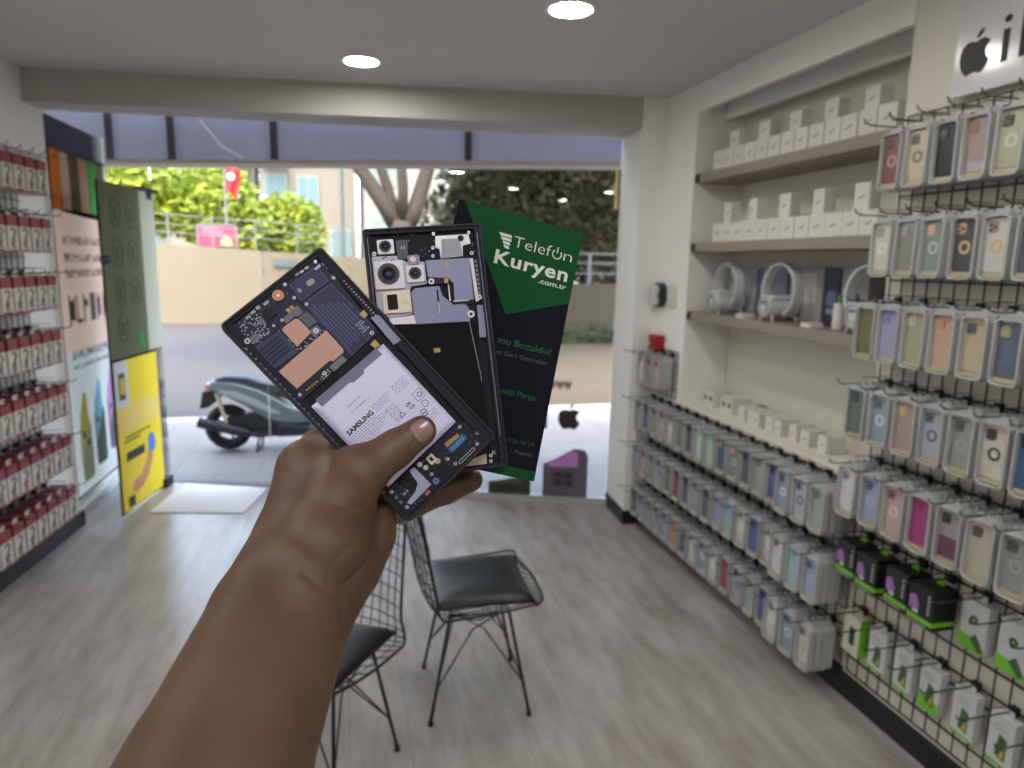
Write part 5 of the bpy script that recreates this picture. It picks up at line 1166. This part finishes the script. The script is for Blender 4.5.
def leaves(clumps, n_, size, seed):
    rnd = random.Random(seed); q = MB(); tot = sum(c[3] * c[4] * c[5] for c in clumps)
    for cx, cy, cz, rx, ry, rz in clumps:
        for _ in range(int(n_ * rx * ry * rz / tot)):
            while True:
                u, v, w_ = (rnd.uniform(-1, 1) for _ in range(3)); r2 = u * u + v * v + w_ * w_
                if .15 < r2 < 1: break
            c = Vector((cx + u * rx, cy + v * ry, cz + w_ * rz)); d = Vector((rnd.gauss(0, 1), rnd.gauss(0, 1), rnd.gauss(0, 1))).normalized(); e = d.orthogonal().normalized() * size * rnd.uniform(.5, 1); d = d * size * rnd.uniform(.8, 1.6)
            q.add([tuple(c - d), tuple(c + e), tuple(c + d), tuple(c - e)], [(0, 1, 2, 3)])
    return q
def tree(x, y, trunk, clumps, n_, size, m, lab, seed, z0=.9, cat='tree', name='street_tree'):
    o = empty(name, (x, y, z0))
    if trunk:
        q = MB()
        for pts, r0, r1 in trunk:
            k = len(pts); q.tube(pts, [r0 + (r1 - r0) * i / (k - 1) for i in range(k)], 10)
        q.build('trunk', bark, o, smooth=True)
    leaves(clumps, n_, size, seed).build('foliage', m, o); tag(o, lab, cat); return o
st_trunk = lambda h: [([(0, 0, 0), (.1, 0, h * .5), (0, .1, h)], .16, .09), ([(.05, 0, h * .55), (.7, .2, h * 1.1)], .08, .04), ([(.05, 0, h * .5), (-.7, -.1, h * 1.15)], .08, .04)]
tree(-6.6, 24, st_trunk(2), [(0, 0, 2.6, 1.9, 1.6, 1.5), (1.3, .2, 2.2, 1.2, 1, 1.0), (-1.4, 0, 2.4, 1.3, 1, 1.2)], 4200, .11, lg, 'lime green leafy tree, leftmost beyond the street wall', 1)
tree(-3.9, 24.5, st_trunk(1.7), [(0, 0, 2.3, 1.5, 1.3, 1.4), (.9, 0, 1.5, 1.0, 1, 1.0)], 3000, .11, lg, 'lime green tree behind the red billboard', 2)
tree(-1.6, 25.5, None, [(0, 0, 1.5, 1.25, 1, 1.4), (-.5, 0, 2.0, .7, .7, .7)], 2600, .10, lg, 'round lime green bush tree right of the billboard', 3)
tree(2.0, 27, None, [(0, 0, .55, .7, .6, .7)], 900, .09, mg, 'small green bush at the foot of the white block', 4, cat='bush', name='garden_bush')
tree(4.9, 30, None, [(0, 0, .8, .9, .7, .9)], 900, .1, mg, 'small green bush seen through the forked tree', 5, cat='bush', name='garden_bush')
# forked street tree
ft = tree(.77, 9, [([(0, 0, 0), (.03, 0, 1.0), (.0, 0, 2.0), (.02, 0, 2.12)], .19, .15), ([(.0, 0, 2.0), (-.22, 0, 2.35), (-.62, .1, 2.95), (-1.0, .2, 4.2)], .12, .06), ([(0, 0, 2.05), (-.12, .1, 2.45), (-.3, .1, 3.0), (-.35, .2, 4.4)], .075, .05),
    ([(.02, 0, 2.05), (.03, -.1, 2.5), (.0, -.1, 3.0), (.1, 0, 4.6)], .075, .05), ([(.05, 0, 2.0), (.2, 0, 2.3), (.36, .05, 2.8), (.7, .1, 4.2)], .12, .07)],
    [(-2.2, 1.6, 5.6, 2.6, 2.6, .9), (.6, .8, 5.4, 2.4, 2.2, 1.0), (3.4, 2.0, 5.6, 2.4, 2.8, .9), (-.2, 4.0, 5.8, 3.2, 1.8, .8)], 5200, .17, mg, 'forked brown street tree right outside behind the phones', 6, z0=-.09)  # crown out of view, clumps added to throw shade on the road
# right hand dark trees and stone wall
struct('wall_garden', MB().box((3.2, 13.9, -.1), (16, 14.3, 1.12)), mat('garden_stone_shaded', (54, 45, 33), .85, noise=.2, nscale=2, bump=.4, bscale=8))  # stone colour darkened to stand for tree shade
gr = empty('garden_railing', (9.6, 14.1, 1.12)); q = MB(); [q.box((-6.4 + k * 1.0 - .03, -.03, 0), (-6.4 + k * 1.0 + .03, .03, .66)) for k in range(13)]; q.build('posts', MATS['rail_grey'], gr)
for z in (.22, .44, .64): MB().tube([(-6.4, 0, z), (6.4, 0, z)], .022).build('rail', MATS['rail_grey'], gr)
tag(gr, 'grey metal railing on the stone garden wall at right', 'railing')
hg = leaves([(x, 0, .18, .5, .35, .28) for x in (-2.4, -1.6, -.8, 0, .8, 1.6, 2.4, 3.2, 4.0)], 2600, .05, 8).build('low_hedge', leaf_mat('leaves_hedge', (34, 50, 20), (58, 72, 32))); hg.location = (6, 13.4, -.09); tag(hg, 'low green hedge strip in front of the stone garden wall', 'hedge')
rt = [(3.9, 16, 3.6, 1), (6.0, 16.5, 3.8, 2), (8.2, 17.5, 3.5, 3), (10.4, 16.4, 3.8, 4), (5.2, 20, 4.6, 5), (8.9, 21, 4.6, 6)]
names = ('dark leafy tree nearest the forked tree, beyond the garden wall', 'dark leafy tree second to the right beyond the garden railing', 'dark leafy tree behind the upper corner of the card', 'dark leafy tree at the right, beside the white column', 'tall dark tree in the back row behind the card', 'tall dark tree in the back row by the column')
for (x, y, z, sd_i), lab in zip(rt, names):
    tree(x, y, [([(0, 0, 0), (.15 * (-1) ** sd_i, 0, 1.3), (.5 * (-1) ** sd_i, .1, 2.6), (.8 * (-1) ** sd_i, 0, 4)], .16, .08), ([(.1, 0, 1.2), (-.6 * (-1) ** sd_i, 0, 2.6), (-.9 * (-1) ** sd_i, 0, 3.6)], .09, .04)],
         [(0, .6, z - 2.0, 1.9, 1.2, 1.3), (0, 0, z - .3, 1.7, 1.3, 1.7), (1.0, .4, z - 1.3, 1.1, 1, 1.0), (-1.0, .3, z - 1.2, 1.1, 1, 1.0), (0, -.2, z + 1.3, 2.0, 1.6, 1.2)], 8200, .095, dg_, lab, 20 + sd_i, z0=.0 if y < 18.6 else .9)
bt2 = tree(5.5, 12.4, [([(0, 0, 0), (-.05, 0, 1.2), (.05, 0, 2.5), (.0, 0, 4.6)], .16, .12)], [(0, .3, 5.4, 2.2, 1.5, 1.0)], 1800, .11, dg_, 'straight brown trunk in front of the garden wall by the column', 31, z0=-.09)
# ------------------------------------------------------------------ scooter
so_ = empty('motor_scooter', (-.90, 5.9, -.012), R(-6)); so_.scale = (.78, .78, .78); tag(so_, 'grey-green motor scooter parked on the pavement outside', 'scooter')
bodym = mat('scooter_green', (112, 126, 128), .3, coat=.4); darkp = mat('scooter_black', (34, 38, 44), .5); seatm = mat('scooter_seat', (62, 70, 80), .45); tyre = mat('tyre', (26, 27, 30), .8)
def wheel(x, nm):
    q = MB(); n_ = 28
    q.tube([(x + .185 * math.cos(2 * math.pi * k / n_), 0, .245 + .185 * math.sin(2 * math.pi * k / n_)) for k in range(n_)], .058, 10, closed=True); wv = q.build(nm, tyre, so_, smooth=True)
    q = MB(); q.cyl((x, -.05, .245), (x, .05, .245), .05, seg=14)
    for k in range(5): t = 2 * math.pi * k / 5; q.cyl((x, 0, .245), (x + .15 * math.cos(t), 0, .245 + .15 * math.sin(t)), .016, .014, 6)
    q.build('rim', mat('rim_alu', (150, 150, 152), .35, metal=.5), wv)
wheel(0, 'rear_wheel'); wheel(1.28, 'front_wheel')
def sidep(name, pts, hw, m, bev=.03, y=0):
    q = MB(); q.m = Matrix(((1, 0, 0, 0), (0, 0, -1, y), (0, 1, 0, 0), (0, 0, 0, 1))); q.prism(pts, -hw, hw); return q.build(name, m, so_, bevel=bev, bseg=3)
sidep('tail_body', [(-.17, .70), (-.13, .76), (.10, .74), (.35, .66), (.62, .50), (.80, .44), (.86, .30), (.62, .28), (.42, .34), (.20, .48), (.02, .58), (-.12, .64)], .13, bodym, .045)
sidep('seat', [(-.10, .77), (.0, .80), (.22, .79), (.36, .74), (.55, .70), (.70, .60), (.66, .54), (.42, .62), (.12, .72), (-.08, .74)], .12, seatm, .035)
sidep('side_stripe', [(-.06, .66), (.12, .64), (.34, .54), (.56, .40), (.44, .42), (.18, .54), (.0, .61)], .138, mat('scooter_pale', (166, 178, 178), .3, coat=.5), .004)
sidep('floor_board', [(.52, .30), (.98, .26), (1.0, .18), (.5, .16)], .16, darkp, .02)
sidep('front_shield', [(.90, .22), (1.02, .20), (1.14, .66), (1.06, .98), (.98, .98), (1.02, .66)], .17, bodym, .03)
sidep('front_fender', [(1.08, .50), (1.28, .56), (1.46, .46), (1.44, .42), (1.28, .50), (1.12, .44)], .07, bodym, .015)
sidep('engine', [(-.02, .36), (.28, .42), (.58, .34), (.56, .16), (.30, .14), (.10, .18), (-.04, .22)], .10, darkp, .02)
sidep('rear_fender', [(-.24, .62), (-.14, .66), (-.06, .56), (-.18, .46), (-.28, .44), (-.26, .50)], .05, darkp, .01)
q = MB(); q.cyl((-.26, -.15, .33), (.22, -.14, .20), .055, .045, 16); q.cyl((.22, -.14, .20), (.48, -.1, .18), .02, .02, 8); q.build('exhaust', darkp, so_, smooth=False, bevel=.004)
q = MB(); q.box((-.19, -.09, .64), (-.15, .09, .71)); q.build('tail_light', mat('tail_red', (206, 150, 130), .3), so_)
q = MB(); q.cyl((-.08, -.1, .62), (.0, -.1, .30), .022, .018, 8); q.build('shock_absorber', mat('spring', (196, 180, 150), .4), so_)
q = MB(); q.tube([(.33, .09, .18), (.30, .14, .01)], .014); q.tube([(.33, -.09, .18), (.30, -.14, .01)], .014); q.tube([(.30, -.14, .012), (.30, .14, .012)], .012); q.build('centre_stand', darkp, so_)
q = MB(); q.tube([(1.28, 0, .245), (1.14, 0, .66), (1.02, 0, 1.02)], .028); q.tube([(.94, -.33, 1.08), (1.0, -.1, 1.03), (1.0, .1, 1.03), (.94, .33, 1.08)], .014); q.build('handlebar', darkp, so_)
for sy in (-1, 1): MB().ball((.98, sy * .34, 1.24), .06, sc=(.3, 1, .7)).cyl((.97, sy * .3, 1.06), (.98, sy * .33, 1.22), .006).build('mirror', darkp, so_, smooth=True)
# tidy up templates that were never placed
for t in list(KINDS.values()) + [STRIP]:
    if t.parent is None:
        for ch in list(t.children): bpy.data.objects.remove(ch, do_unlink=True)
        bpy.data.objects.remove(t, do_unlink=True)
